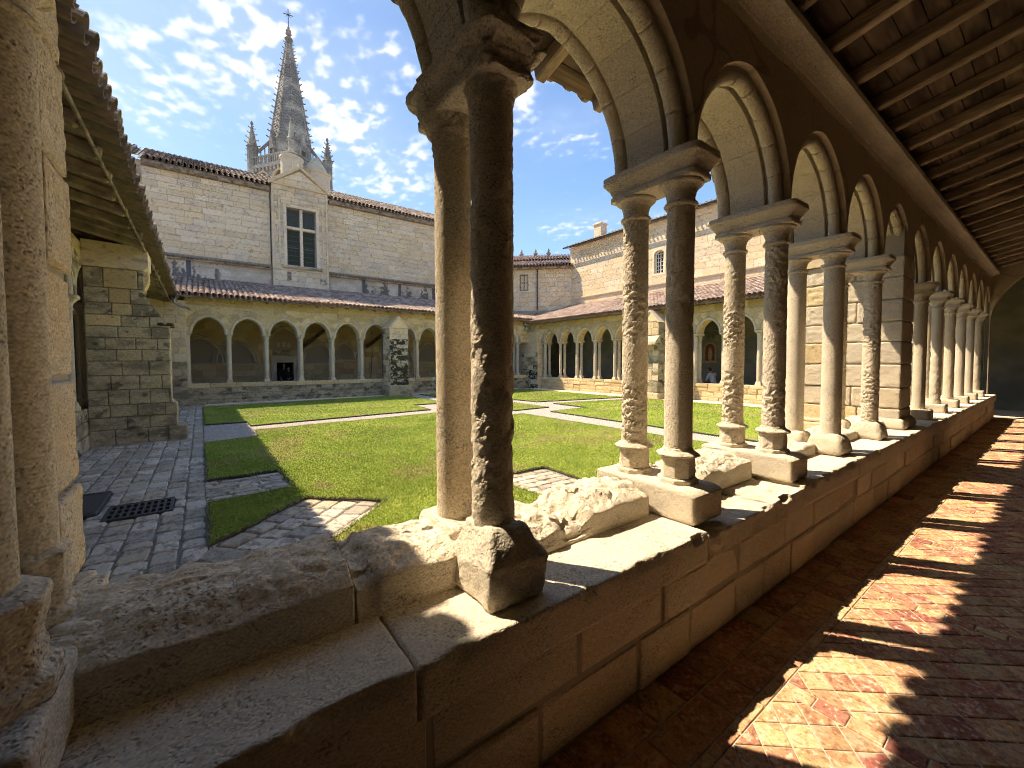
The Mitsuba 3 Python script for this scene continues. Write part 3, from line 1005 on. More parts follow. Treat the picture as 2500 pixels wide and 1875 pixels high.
sill_cuts = [-4.4, -1.9, 0.515, 2.245, 3.10, 3.66, 5.05, 6.5, 7.65, 9.3, 10.7, 12.1, 13.5, 14.9, 16.3, END]
for i, (a, b) in enumerate(zip(sill_cuts[:-1], sill_cuts[1:])):
    fine = 0.011 if 0 <= a < 3.2 or a == -1.9 else 0.022
    drop = 0.0
    if a == 2.245:
        drop = 0.03
    if a == 3.10:
        drop = 0.015
    m = rough(-1.62, -1.172, a + .004, b - .004, 0.428, 0.602 - drop, res=fine, amp=0.0035 if drop == 0 else 0.012, freq=16, seed=60 + i, rr=0.012, amp2=0.003 if drop == 0 else 0.03, freq2=4 if drop == 0 else 6, warp=chip(70 + i, 0.022 if drop == 0 else .09))
    add('sill', m, 'near_stone' if drop == 0 else 'rough_stone', pw, smooth=True, tone=(0.35 + .2 * rng.random(), 0.1))


def curb(y0, y1, top, seed, notch=(), res=0.0085, face=0.74, rag=0.012):
    """The raised outer kerb of the wall: a face, a bevel and a rough top; notch: (centre y, half width, depth) breaks."""
    prof = np.array([(-1.52, .596), (-1.522, .66), (-1.525, face), (-1.545, face + .015), (-1.625, top - .012), (-1.66, top), (-1.78, top + .004), (-1.90, top - .002), (-1.945, top - .03), (-1.955, .66), (-1.955, .45)])
    seg = [prof[0]]
    for a, b in zip(prof[:-1], prof[1:]):
        k = max(1, int(np.linalg.norm(b - a) / res))
        seg += [a + (b - a) * (i + 1) / k for i in range(k)]
    seg = np.array(seg)
    ny = max(6, int((y1 - y0) / res))
    ys = np.linspace(y0, y1, ny)
    v = np.zeros((ny, len(seg), 3))
    v[..., 0] = seg[None, :, 0]; v[..., 2] = seg[None, :, 1]; v[..., 1] = ys[:, None]
    upper = np.clip((v[..., 2] - (face - .01)) / 0.04, 0, 1)
    # broken stone: flat flakes (cell noise) with a fine grain, little of it smooth
    w = v + 0.05 * np.stack([meshkit.fbm(v * 8, 2, seed + q) - .5 for q in (31, 32, 33)], -1)
    cell = np.floor(w * np.array([9.0, 7.0, 13.0])).astype(int)
    hsh = ((cell[..., 0] * 73856093) ^ (cell[..., 1] * 19349663) ^ (cell[..., 2] * 83492791)) & 1023
    flake = hsh / 1023.0 - .5
    n = meshkit.fbm(v * 6, 4, seed) - .5
    n2 = meshkit.fbm(v * 38, 3, seed + 3) - .5
    ridg = np.abs(meshkit.fbm(v * 9, 3, seed + 5) - .5)
    v[..., 2] += upper * (rag * 1.7 * n + rag * .55 * flake + rag * .9 * n2 - rag * 1.6 * np.clip(.12 - ridg, 0, 1) * 5)
    v[..., 0] += (0.2 + upper) * rag * (0.7 * (meshkit.fbm(v * 12, 3, seed + 7) - .5) + .35 * flake)
    for yc, hw, dep in notch:
        t = np.clip(1.25 - np.abs(v[..., 1] - yc + 0.05 * (meshkit.fbm(v * 10, 3, seed + 11) - .5)) / hw, 0, 1)
        t = t * t * (3 - 2 * t)
        hgt = np.clip((v[..., 2] - 0.62) / 0.06, 0, 1)
        v[..., 2] -= t * dep * hgt * (0.8 + 0.8 * (meshkit.fbm(v * 18, 3, seed + 13) - .3))
        v[..., 0] -= t * dep * 0.35 * (v[..., 0] > -1.6) * hgt
    m, k = v.shape[:2]
    i, j = np.meshgrid(np.arange(m - 1), np.arange(k - 1), indexing='ij')
    f = np.stack([i * k + j, i * k + j + 1, (i + 1) * k + j + 1, (i + 1) * k + j], -1).reshape(-1, 4)
    f = np.vstack([f[:, [0, 1, 2]], f[:, [0, 2, 3]]])
    V = v.reshape(-1, 3)
    caps = []
    for row, flip in ((0, 1), (m - 1, 0)):
        c = len(V); V = np.vstack([V, V[row * k:(row + 1) * k].mean(0)[None]])
        a = np.arange(k - 1) + row * k
        q = np.stack([a, a + 1, a * 0 + c], 1)
        caps.append(q[:, ::-1] if flip else q)
    add('curb_stone', (V, np.vstack([f] + caps)), 'rough_stone', pw, smooth=True, tone=(0.3 + .3 * rng.random(), 0.15))


curb(-0.36, 0.425, 0.815, 101, [(0.05, .1, .012)], rag=0.013)
curb(0.43, 1.06, 0.795, 102, [(0.47, .05, .035), (0.78, .14, .015)], rag=0.012)
curb(1.10, 2.19, 0.780, 103, [(1.30, .16, .045), (1.56, .12, .075)], rag=0.024, face=.725)
curb(2.56, 3.58, 0.80, 104, [(2.75, .12, .06), (3.2, .12, .03)], rag=0.022)
curb(3.96, 5.02, 0.72, 105, [(4.3, .2, .05)], res=.02, rag=0.02, face=.69)
curb(5.36, 6.45, 0.73, 106, [(5.8, .2, .05)], res=.02, rag=0.02, face=.69)
curb(6.85, 7.70, 0.73, 107, res=.025, rag=0.02, face=.69)
for k in range(6, 12):
    curb((8.38 if k == 6 else yk(k - 1) + .2), yk(k) - .2, 0.73, 110 + k, res=.03, rag=0.015, face=.69)
curb(yk(11) + .2, END, 0.73, 130, res=.03, rag=0.015, face=.69)


# ---- the column pairs
def shaft(cx, cy, z0, z1, r, disp, hi=True, lean=0.0):
    m = lathe(cx, cy, [(r * 1.02, z0), (r, z0 + .2), (r * 0.985, z1)], 112 if hi else 44, disp, 0.008 if hi else 0.03)
    return m


def capital(cx, cy, z0, hi=True, seed=0, rough_=0.004):
    prof = [(.079, z0 - .012), (.094, z0 - .008), (.101, z0 + .004), (.094, z0 + .016), (.081, z0 + .02), (.083, z0 + .05), (.092, z0 + .085), (.108, z0 + .108), (.126, z0 + .118), (.131, z0 + .130), (.120, z0 + .142)]
    return lathe(cx, cy, prof, 64 if hi else 32, pits(30, rough_ * 1.3, seed, base=rough_ * .6), 0.006 if hi else .02)


def base(cx, cy, zb, hi=True, seed=0, rough_=0.003):
    a = lathe(cx, cy, [(.118, zb), (.118, zb + .028), (.108, zb + .036)], 64, pits(20, rough_, seed, base=.002), .008 if hi else .03, sides=8)
    b = lathe(cx, cy, [(.099, zb + .034), (.098, zb + .165)], 64, pits(20, rough_, seed + 1, base=.0015), .01 if hi else .03, sides=8)
    c = lathe(cx, cy, [(.098, zb + .163), (.124, zb + .170), (.128, zb + .180), (.120, zb + .188), (.090, zb + .205), (.086, zb + .22)], 64, pits(24, rough_ * 1.6, seed + 2, base=.002), .008 if hi else .03, sides=8 if rough_ < .004 else None)
    return cat([a, b, c])


def impost(cy, z0, z1, seed, amp=0.004, hx0=.30, hx1=.345, hy0=.10, hy1=.148, hi=True):
    d = lambda v: amp * 2.6 * (meshkit.fbm(v * 17, 4, seed) - .5) + amp * 1.6 * (meshkit.fbm(v * 55, 3, seed + 2) - .5) - amp * 1.5 * np.clip((meshkit.fbm(v * 24, 2, seed + 4) - .55) / .1, 0, 1)  # noqa: E731
    h = z1 - z0
    return loft((XI + XO) / 2, cy, [(hx0, hy0, z0), (hx0 + .012, hy0 + .012, z0 + .03 * h), (hx0 + .012, hy0 + .012, z0 + .20 * h), (hx0 - .002, hy0 + .001, z0 + .25 * h), ((hx0 + hx1) / 2, (hy0 + hy1) / 2, z0 + .5 * h), (hx1, hy1, z0 + .68 * h), (hx1 + .006, hy1 + .006, z0 + .72 * h), (hx1 + .004, hy1 + .005, z0 + .97 * h), (hx1 - .012, hy1 - .01, z1)], 160 if hi else 64, disp=d, zres=.01 if hi else .03)


smooth_d = pits(30, 0.0015, 5, .62, .1, base=0.0008)
ZS = 2.80
SPEC = {
    -1: ('pair of engaged columns at the left edge on a worn polygonal base', 'plain'),
    0: ('nearest free pair of columns, the inner shaft thick, rough and deeply eroded', 'eroded'),
    1: ('second free pair of columns on one long block, outer shaft pitted, inner shaft smooth', 'block'),
    2: ('third pair of columns on a block, both shafts deeply eroded above polygonal bases', 'block2'),
    3: ('fourth pair of columns, smooth pale shafts with moulded capitals on rough lumps of stone', 'smooth'),
    4: ('fifth pair of columns, just before the stone pier, with weathered rough shafts', 'rough'),
    6: ('first pair of columns beyond the stone pier, grey smooth shaft on a square block', 'far'),
    7: ('second pair of columns beyond the stone pier, shaft rough in its lower half', 'far'),
    8: ('third pair of columns beyond the stone pier, with a yellowish shaft', 'far'),
    9: ('fourth pair of columns beyond the stone pier, slender and smooth', 'far'),
    10: ('fifth pair of columns beyond the stone pier, last but one of the row', 'far'),
    11: ('last pair of columns of the near gallery, close to its end wall', 'far')}
for k, (lab, kind) in SPEC.items():
    y = yk(k) - (.02 if k == -1 else 0)
    t = thing('column_pair', lab, 'columns', 'column pairs of the near gallery')
    hi = k <= 4
    sd = 200 + 17 * k
    R = 0.083
    if kind == 'plain':
        add('plinth_block', rough(-2.02, -1.19, -1.2, -0.285, 0.60, 0.79, .014, .006, 12, sd, .03, .006, 4), 'near_stone', t, smooth=True, tone=(.4, .1))
        pb = pits(14, .010, sd, .52, .2, base=.006)
        add('base', lathe(XI + .02, y, [(.155, .785), (.155, .83), (.135, .85), (.125, .92), (.140, .99), (.143, 1.02), (.10, 1.035)], 72, pb, .010, sides=8), 'rough_stone', t, smooth=True, tone=(.4, .25))
        add('base', lathe(XO + .0, y, [(.13, .785), (.13, .83), (.112, .85), (.108, .96), (.112, 1.0), (.088, 1.02)], 72, pb, .010, sides=8), 'rough_stone', t, smooth=True, tone=(.5, .4))
        d = pits(26, .004, sd + 3, .60, .12, base=.0012)
        add('shaft', shaft(XI + .01, y, 1.02, 2.52, .088, d), 'near_stone', t, smooth=True, tone=(.4, .15))
        add('shaft', shaft(XO + .0, y, 1.0, 2.52, .088, d), 'near_stone', t, smooth=True, tone=(.45, .2))
        cz = 2.5
    elif kind == 'eroded':
        def lump(v):
            # the block leans and narrows upwards to the shaft, cut off askew
            tt = np.clip((v[:, 2] - .745 - .12 * (v[:, 0] + 1.43)) / .13, 0, 1)
            v = v.copy()
            c = np.array([XI - .01, y])
            v[:, :2] = c + (v[:, :2] - c) * (1 - .40 * tt[:, None])
            return v
        add('plinth_block', rough(-1.60, -1.262, .840, 1.120, .603, .880, .008, .009, 17, sd, .02, .013, 8, warp=lump), 'rough_stone', t, smooth=True, tone=(.7, .05))
        add('base', rough(-1.96, -1.60, .86, 1.12, .66, .815, .012, .008, 12, sd + 1, .04, .008, 5), 'rough_stone', t, smooth=True, tone=(.3, .2))
        de = pits(17, .016, sd + 2, .44, .2, stretch=.6, base=.006)
        d0 = lambda P, TH, Z: de(P, TH, Z) * (0.45 + 0.55 * np.clip(np.cos(TH - 2.9) * .6 + .7, 0, 1))  # noqa: E731
        add('shaft', shaft(XI, y, .82, 2.66, .091, d0), 'rough_stone', t, smooth=True, tone=(.5, .3), label='deeply eroded shaft on the inner side')
        add('shaft', shaft(XO, y, .79, 2.60, .088, smooth_d), 'near_stone', t, smooth=True, tone=(.55, .65), label='smooth yellowish shaft on the outer side')
        ce = pits(22, .014, sd + 5, .48, .2, base=.012)
        add('capital', lathe(XI, y, [(.085, 2.56), (.10, 2.64), (.128, 2.70), (.150, 2.745), (.15, 2.80)], 64, ce, .010), 'rough_stone', t, smooth=True, tone=(.8, .3))
        add('capital', lathe(XO, y, [(.084, 2.50), (.096, 2.58), (.128, 2.64), (.145, 2.68), (.14, 2.74)], 64, ce, .010), 'rough_stone', t, smooth=True, tone=(.8, .3))
        add('impost', impost(y, 2.665, 2.83, sd + 6, .011, .30, .355, .115, .165), 'rough_stone', t, smooth=True, tone=(.9, .3))
        cz = None
    elif kind in ('block', 'block2'):
        zt = .80
        def soft(v, y=y):
            v = v.copy()
            e = np.clip((v[:, 2] - .74) / .06, 0, 1) * np.clip((v[:, 0] + 1.34) / .1, 0, 1)
            v[:, 2] -= .03 * e * e
            return v
        add('plinth_block', rough(-1.985, -1.248, y - .165, y + .16, .603, zt, .011, .0035, 14, sd, .022, .004, 5, warp=soft), 'near_stone', t, smooth=True, tone=(.45, .1))
        e1 = kind == 'block2'
        add('base', base(XI, y, zt - .004, True, sd, .006 if e1 else .002), 'near_stone' if not e1 else 'rough_stone', t, smooth=True, tone=(.55, .1))
        add('base', base(XO, y, zt - .004, True, sd + 5, .009), 'rough_stone', t, smooth=True, tone=(.3, .2))
        e_in = pits(34, .012, sd + 2, .46, .13, stretch=.6, base=.003)
        din = (lambda P, TH, Z: e_in(P, TH, Z) * np.clip((Z - 1.62) / .25, .06, .6)) if not e1 else pits(34, .010, sd + 2, .46, .14, base=.005)
        raw = pits(38, .012, sd + 3, .48, .10, base=.004)
        # the weather side (towards the sun) is eaten away, the other side keeps its tooling
        dout = lambda P, TH, Z: raw(P, TH, Z) * np.clip(np.cos(TH + 1.35) * 1.6 + .55, 0.12, 1)  # noqa: E731
        dd = (lambda P, TH, Z: din(P, TH, Z) * np.clip(np.cos(TH + 1.2) * 1.5 + .6, .25, 1)) if e1 else din
        add('shaft', shaft(XI, y, zt + .19, 2.52, R, dd), 'near_stone' if not e1 else 'rough_stone', t, smooth=True, tone=(.65, .1), label='smooth inner shaft' if not e1 else None)
        add('shaft', shaft(XO, y, zt + .19, 2.52, R + .002, dout), 'rough_stone', t, smooth=True, tone=(.35, .3), label='deeply pitted outer shaft')
        cz = 2.5
    elif kind in ('smooth', 'rough'):
        zt = .80
        for q, xx in enumerate((XI, XO)):
            add('base', rough(xx - .19 + .02 * q, xx + .17, y - .19, y + .17, .60, zt, .014, .012, 10, sd + q, .06, .018, 5, taper=(.72, .72)), 'rough_stone', t, smooth=True, tone=(.25, .15))
            dd = pits(26, .0015, sd + 2, .62, .1, base=.0008) if kind == 'smooth' else pits(30, .011, sd + 2 + q, .46, .16, stretch=1.3, base=.004)
            add('shaft', shaft(xx, y, zt - .03, 2.52, R + .004, dd), 'near_stone' if kind == 'smooth' else 'rough_stone', t, smooth=True, tone=(.5, .05 if kind == 'smooth' else .4))
        cz = 2.5
    else:
        zt = .76
        for q, xx in enumerate((XI, XO)):
            add('base', rough(xx - .14, xx + .16, y - .16, y + .15, .595, zt, .03, .006, 10, sd + q, .02), 'near_stone', t, smooth=True, tone=(.3, .15))
            ro = {6: .002, 7: .012, 8: .006, 9: .0015, 10: .0015, 11: .008}[k]
            add('shaft', shaft(xx, y, zt - .02, 2.52, R - .003, pits(16, ro, sd + q, .46, .2, base=ro * .4), hi=False), 'near_stone' if ro < .007 else 'rough_stone', t, smooth=True, tone=(.5, .8 if k == 8 else .1))
        cz = 2.5
    if cz:
        rr_ = {'plain': .004, 'block': .004, 'block2': .004, 'smooth': .0012, 'rough': .005, 'far': .0025}[kind]
        for q, xx in enumerate((XI, XO)):
            add('capital', capital(xx, y, cz, hi, sd + 40 + q, rr_), 'near_stone', t, smooth=True, tone=(.6, .25))
        add('impost', impost(y, 2.635, 2.80, sd + 50, rr_ * .9, hi=hi), 'near_stone', t, smooth=True, tone=(.7, .25))

# the mass of masonry behind the pair at the left edge: the corner of the cloister
t = thing('corner_pier', 'rough stone pier behind the engaged columns at the left edge, with grey mortar joints', 'pier')
add('core', boxm(-2.19, -1.90, -1.85, -0.39, -0.30, 4.0), 'grey_mortar', t)
add('core', boxm(-1.889, -1.40, -1.85, -0.56, -0.30, 4.0), 'mortar', t)
st = Stones(t, 'rough_stone', 'stone', 40, smooth=True)
zz = [-.25, .14, .47, .765]
for a, b in zip(zz[:-1], zz[1:]):
    st.add(rough(-2.26, -1.90, -1.86, -0.335, a + .006, b - .006, .03, .008, 9, int(a * 100) + 900, .02, .006, 4), tone=(.4, .5))
zz = [.79, 1.12, 1.50, 1.86, 2.21, 2.60, 3.0, 3.4, 3.8]
for i, (a, b) in enumerate(zip(zz[:-1], zz[1:])):
    st.add(rough(-2.20 + .008 * (i % 2), -1.885, -1.86, -0.366 - .006 * (i % 3), a + .012, b - .012, .014, .006, 26, 910 + i, .006, .004, 6), tone=(.45 + .3 * rng.random(), .3 + .6 * rng.random()))
st.done()
# ledge at its foot
add('ledge', rough(-2.08, -1.70, -0.9, -0.288, .70, .792, .013, .007, 12, 955, .02, .006, 4), 'near_stone', t, smooth=True, tone=(.3, .2))

# the pier between the fifth and sixth pair, with its buttress
t = thing('stone_pier', 'square masonry pier interrupting the row of columns, its buttress standing out into the courtyard', 'pier')
add('core', boxm(-1.93, -1.385, PIER[0] + .02, PIER[1] - .02, .40, 3.9), 'mortar', t)
add('core', boxm(-2.74, -1.94, PIER[0] + .03, PIER[1] - .03, -.30, 3.0), 'mortar', t)
st = Stones(t, 'golden_stone', 'stone', 120, smooth=True)
zz = courses(.60, 3.0, .30, np.random.default_rng(3))
r_ = np.random.default_rng(44)
for i, (a, b) in enumerate(zip(zz[:-1], zz[1:])):
    cutx = -1.9 - r_.uniform(-.1, .25)
    m = rough(-2.76, cutx - .007, PIER[0] + r_.uniform(-.012, .012), PIER[1], a + .007, b - .007, .018, .011, 21, 300 + i, .01, .008, 6)
    st.add(m, 'rough_stone' if i % 3 else 'golden_stone', tone=(r_.uniform(.1, .6), r_.uniform(.1, .5)))
    m = rough(cutx + .007, -1.372, PIER[0] + r_.uniform(-.006, .006), PIER[1], a + .007, b - .007, .018, .009, 21, 330 + i, .012, .006, 6)
    st.add(m, 'near_stone', tone=(r_.uniform(.1, .8), r_.uniform(.1, .6)))
for i, (a, b) in enumerate([(-.25, .02), (.02, .30), (.30, .60)]):
    st.add(rough(-2.82, -1.95, PIER[0] - .06, PIER[1] + .04, a + .006, b - .006, .03, .009, 9, 360 + i, .015, .006, 4), tone=(r_.random(), r_.random()))
st.done()
add('base', rough(-1.95, -1.30, PIER[0] - .07, PIER[1] + .08, .60, .75, .016, .010, 10, 377, .05, .012, 5, taper=(.92, .92)), 'rough_stone', t, smooth=True, tone=(.3, .1))
add('ledge', rough(-2.80, -1.96, PIER[0] - .03, PIER[1] + .03, .60, .655, .02, .006, 10, 378, .012), 'near_stone', t, smooth=True)
slope = np.array([[-2.80, z, 0] for z in ()])
add('coping', tm(trimesh.convex.convex_hull(np.array([(x, y_, z) for y_ in (PIER[0] - .03, PIER[1] + .03) for x, z in ((-2.82, 3.0), (-2.82, 3.06), (-1.93, 3.0), (-1.93, 3.62))]))), 'wall_stone', t)

# ---- the arcade wall over the columns
aw = thing('arcade_wall', 'plastered wall above the near columns with pointed arches and a moulded cornice', 'wall')
HS, AC = 0.60, 0.085
mids = [yk(k) + PER / 2 for k in range(-2, 12)]
W = Wall((-1.358, 0, 0), (0, 1, 0), (1, 0, 0))
face = sbox(-4.9, 2.835, END, 3.90)
h_face = shapely.union_all([arch_hole(m, HS, AC, ZS, 20, .098, .2) for m in mids])
h_core = shapely.union_all([arch_hole(m, HS, AC, ZS, 20, .06, .2) for m in mids])
add('plaster_face', W.poly(face.difference(h_face), -.05, 0), 'plaster', aw, tone=(.5, .5))
add('core', W.poly(sbox(-1.87, 2.82, END, 3.98).difference(h_core), -.54, -.051), 'mortar', aw)
add('core', W.poly(sbox(-4.9, 2.82, -1.88, 3.98), -.54, -.051), 'mortar', aw)
W2 = Wall((-1.93, 0, 0), (0, 1, 0), (-1, 0, 0))
so = Stones(aw, 'wall_stone', 'stone', 60, 'stonework')
hole2 = shapely.union_all([arch_hole(m, HS, AC, ZS, 20, .07, .2) for m in mids])
ashlar(so, W2, -1.8, END, 2.83, 3.95, .27, .4, .8, 77, hole2, depth=.03)
so.done()
vs = Stones(aw, 'near_stone', 'voussoir', 120, 'voussoirs', smooth=False)
ro = Stones(aw, 'near_stone', 'roll_moulding', 160, 'roll_mouldings', smooth=True)
for k, m in enumerate(mids):
    near = abs(m) < 7.5
    nv = 9 if near else 5
    for i in range(nv):
        pg = ring_block(m, HS, AC, ZS, .018, .11, i / nv, (i + 1) / nv, 7, .0012).intersection(sbox(m - PER / 2 + .001, 2.8, m + PER / 2 - .001, 4))
        vs.add(W.poly(pg, -.435 + rng.uniform(-.002, .002), -.165), tone=(rng.random(), .25 * rng.random()))
    # rolls at both edges of the soffit, in short lengths with fine joints
    P = arc(HS, AC, ZS, 36, .046)
    ns = 9 if near else 3
    for xoff, rad in ((-.094, .047), (-.502, .047)):
        cuts = np.linspace(0, len(P) - 1, ns + 1)
        for a, b in zip(cuts[:-1], cuts[1:]):
            ts = np.linspace(a + .03, b - .03, 14 if near else 20)
            q = np.stack([np.interp(ts, np.arange(len(P)), P[:, c]) for c in (0, 1)], 1)
            pts = np.c_[np.full(len(q), -1.358 + xoff), q[:, 0] + m, q[:, 1]]
            v, f = tube(pts, rad, 18 if near else 10)
            if near:
                v = v + 0.010 * (np.stack([meshkit.fbm(v * 18, 3, s) for s in (1, 2, 3)], 1) - .5)
            ro.add((v, f), tone=(rng.random(), .3 * rng.random()))
vs.done(); ro.done()
# cornice: a hollow moulding in long lengths
prof = [(-1.36, 3.78), (-1.352, 3.878), (-1.340, 3.882), (-1.334, 3.892), (-1.322, 3.900), (-1.29, 3.918), (-1.24, 3.936), (-1.21, 3.942), (-1.20, 3.947), (-1.197, 4.00), (-1.36, 4.00)]
y = -4.6
i = 0
while y < END:
    L = rng.uniform(1.3, 1.9)
    b = min(y + L, END)
    n = max(3, int((b - y) / .06))
    ys = np.linspace(y + .002, b - .002, n)
    P = np.array(prof)
    v = np.array([[(px, yy, pz) for px, pz in P] for yy in ys])
    v[..., 0] += .006 * (meshkit.fbm(v * 4, 3, 12) - .5)
    v[..., 2] += .006 * (meshkit.fbm(v * 4, 3, 13) - .5)
    k = len(P)
    ii, jj = np.meshgrid(np.arange(n - 1), np.arange(k), indexing='ij')
    f = np.stack([ii * k + jj, ii * k + (jj + 1) % k, (ii + 1) * k + (jj + 1) % k, (ii + 1) * k + jj], -1).reshape(-1, 4)
    add('cornice', (v.reshape(-1, 3), f), 'near_stone', aw, tone=(.4 + .2 * rng.random(), .1))
    y = b
    i += 1

# ---- the roof of the near gallery
rf = thing('gallery_roof', 'dark timber roof over the near gallery with rafters and boards, clay tiles at its eave', 'roof')
SL = 0.235
zr = lambda x: 4.055 + SL * (x + 1.2)  # noqa: E731
ys = np.arange(-4.42, 17.6, 0.66)
for i, y in enumerate(ys):
    a, b = (-2.56, y, zr(-2.56) + .0625), (2.30, y + rng.uniform(-.03, .03), zr(2.30) + .0625)
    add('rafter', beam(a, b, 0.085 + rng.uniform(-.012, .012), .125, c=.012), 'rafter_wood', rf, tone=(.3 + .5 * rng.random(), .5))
x = -2.60
while x < 2.25:
    w = rng.uniform(.13, .20)
    q = [(x + .004, zr(x) + .126), (x + w - .004, zr(x + w) + .126)]
    dz = rng.uniform(0, .006)
    v = np.array([(px, yy, pz + e + dz) for yy in (-4.9, END + .1) for px, pz in q for e in (0, .022)])
    f = np.array([[0, 1, 3, 2], [4, 6, 7, 5], [0, 4, 5, 1], [2, 3, 7, 6], [0, 2, 6, 4], [1, 5, 7, 3]])
    add('board', (v, f), 'wood', rf, tone=(rng.random(), .5))
    x += w
add('wall_plate', beam((-1.62, -4.9, 4.03), (-1.62, END, 4.03), .20, .12), 'wood', rf)
tiled_roof(rf, (-2.63, END + .1, zr(-2.63) + .155), (-2.63, -4.9, zr(-2.63) + .155), (1, 0, SL), 4.9, limit=60, seed=4, deck=False, nose=.025)

# ---- back wall and ends of the gallery
t = thing('gallery_back_wall', 'plastered back wall of the near gallery, behind the viewer', 'wall')
add('plaster_face', boxm(2.25, 2.5, -5.3, END, -.3, 5.2), 'old_render', t, tone=(.5, .5))
t = thing('gallery_south_wall', 'plastered wall closing the near gallery behind the viewer', 'wall')
add('plaster_face', boxm(-1.3, 2.249, -5.3, -5.05, -.3, 5.2), 'old_render', t, tone=(.5, .5))
# end wall with a wide arch into the dark corner bay
t = thing('gallery_end_wall', 'wall across the far end of the near gallery with a wide arch into a dark bay', 'wall')
We = Wall((0, END, 0), (1, 0, 0), (0, -1, 0))
arch = Polygon(np.vstack([[(-1.345, -.3)], [(0.43 - 1.775 * math.cos(a), 2.60 + 1.70 * math.sin(a)) for a in np.linspace(0, math.pi, 32)], [(2.205, -.3)]]))
add('plaster_face', We.poly(sbox(-1.36, -.3, 2.249, 5.2).difference(arch), -.35, 0), 'plaster', t, tone=(.5, .5))
t = thing('corner_bay_wall', 'dark wall with a faded green wall painting seen through the arch at the end of the gallery', 'wall')
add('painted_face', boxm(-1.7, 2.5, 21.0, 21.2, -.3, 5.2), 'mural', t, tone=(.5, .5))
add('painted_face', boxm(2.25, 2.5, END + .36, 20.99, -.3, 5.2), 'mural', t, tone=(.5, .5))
add('floor_slab', boxm(-1.9, 2.24, END + .002, 20.99, -.3, -.07), 'joint_lime', t)
add('ceiling', boxm(-1.9, 2.5, END + .11, 21.2, 5.0, 5.1), 'wood', t)
# ------------------------------------------------------------------ the gallery on the left (its eave overhangs the courtyard)
lw = thing('left_gallery_wall', 'mossy arcade wall of the gallery on the left under the deep eave', 'wall')
LWY = -1.90
W = Wall((0, LWY, 0), (-1, 0, 0), (0, 1, 0))            # along = -x, out = +y
LSP, LC0 = 1.42, 11.50
lm = [LC0 + .71 + LSP * k for k in range(-7, 8)]
holes = shapely.union_all([arch_hole(m, .56, .13, 2.86, 16, .05, .3) for m in lm if m < 22])
face = sbox(2.3, 2.80, 21.6, 4.05).difference(holes)
add('core', W.poly(face, -.50, -.035), 'mortar', lw)
add('core', W.box(2.3, 21.6, -.30, .60, -.5, -.035), 'dark_mortar', lw)
st = Stones(lw, 'mossy_stone', 'stone', 120)
ashlar(st, W, 2.3, 21.6, -.25, .62, .28, .4, .8, 401, depth=.03, proud=.012)
ashlar(st, W, 2.3, 21.6, 2.80, 4.05, .27, .35, .7, 402, holes, depth=.03, proud=.012)
st.done()
for m in lm:
    if m > 21.5:
        continue
    P = arc(.56, .13, 2.86, 18, .02)
    for off in (-.06, -.42):
        add('roll_moulding', tube(np.stack([-(P[:, 0] + m), np.full(len(P), LWY + off), P[:, 1]], 1), .055, 10), 'near_stone', lw, smooth=True, tone=(.6, .2))
for k in range(-6, 7):
    xc = -(LC0 + LSP * k)
    if xc < -21 or xc > -2.6:
        continue
    t = thing('left_gallery_column', 'slender column with a moulded capital beside the mossy buttress on the left' if k == 0 else 'slender column of the gallery on the left, hidden behind nearer masonry', 'column', 'columns of the left gallery')
    for yy in (-2.03, -2.32):
        add('shaft', lathe(xc, yy, [(.082, .78), (.080, 2.62)], 20), 'near_stone', t, smooth=True)
        add('base', lathe(xc, yy, [(.14, .60), (.14, .70), (.12, .73), (.10, .80)], 24), 'near_stone', t, smooth=True)
        add('capital', lathe(xc, yy, [(.08, 2.58), (.10, 2.60), (.082, 2.63), (.095, 2.70), (.125, 2.73), (.12, 2.75)], 24), 'near_stone', t, smooth=True)
    add('impost', loft(xc, -2.175, [(.11, .26, 2.74), (.14, .29, 2.78), (.165, .32, 2.80), (.165, .32, 2.86)], 48), 'near_stone', t, smooth=True)

# the mossy buttress
t = thing('mossy_buttress', 'stepped stone buttress with dark moss and lichen under the eave on the left', 'buttress')
BX0, BX1 = -12.80, -12.15
prof = Polygon([(-1.90, -.25), (-.46, -.25), (-.46, .62), (-.55, .71), (-.55, 2.38), (-.985, 3.10), (-.955, 3.15), (-.955, 3.56), (-1.90, 3.56)])
Wb = Wall((BX1, 0, 0), (0, 1, 0), (1, 0, 0))
add('core', Wb.poly(prof.buffer(-.02), BX0 - BX1 + .02, -.03), 'dark_mortar', t)
st = Stones(t, 'mossy_stone', 'stone', 160)
r_ = np.random.default_rng(61)
zs = [-.25, .13, .40, .66, .985, 1.29, 1.60, 1.85, 2.10, 2.34, 2.58, 2.83, 3.15, 3.56]
for a, b in zip(zs[:-1], zs[1:]):
    ys_ = [-1.90]
    while ys_[-1] < -.45:
        ys_.append(ys_[-1] + r_.uniform(.28, .60))
    ys_[-1] = -.40
    for p, q in zip(ys_[:-1], ys_[1:]):
        pg = sbox(p + .006, a + .007, q - .006, b - .007).intersection(prof)
        if pg.is_empty or pg.area < .004 or pg.geom_type != 'Polygon':
            continue
        d = r_.uniform(-.004, .012)
        outer_ = pg.centroid.x > -1.0 or a < .6
        bsd = 'mossy_stone' if outer_ or a < 2.3 or r_.random() < .35 else 'golden_stone'
        inner = pg.buffer(-.010, join_style=2)
        if inner.geom_type == 'Polygon' and len(inner.exterior.coords) == len(pg.exterior.coords) == 5:
            bx = pg.bounds
            st.add(Wb.mesh(face_stone(bx[0], bx[2], bx[1], bx[3], .66, .012, r_, .012)), bsd)
        else:
            st.add(Wb.poly(pg, BX0 - BX1, d), bsd)
st.done()
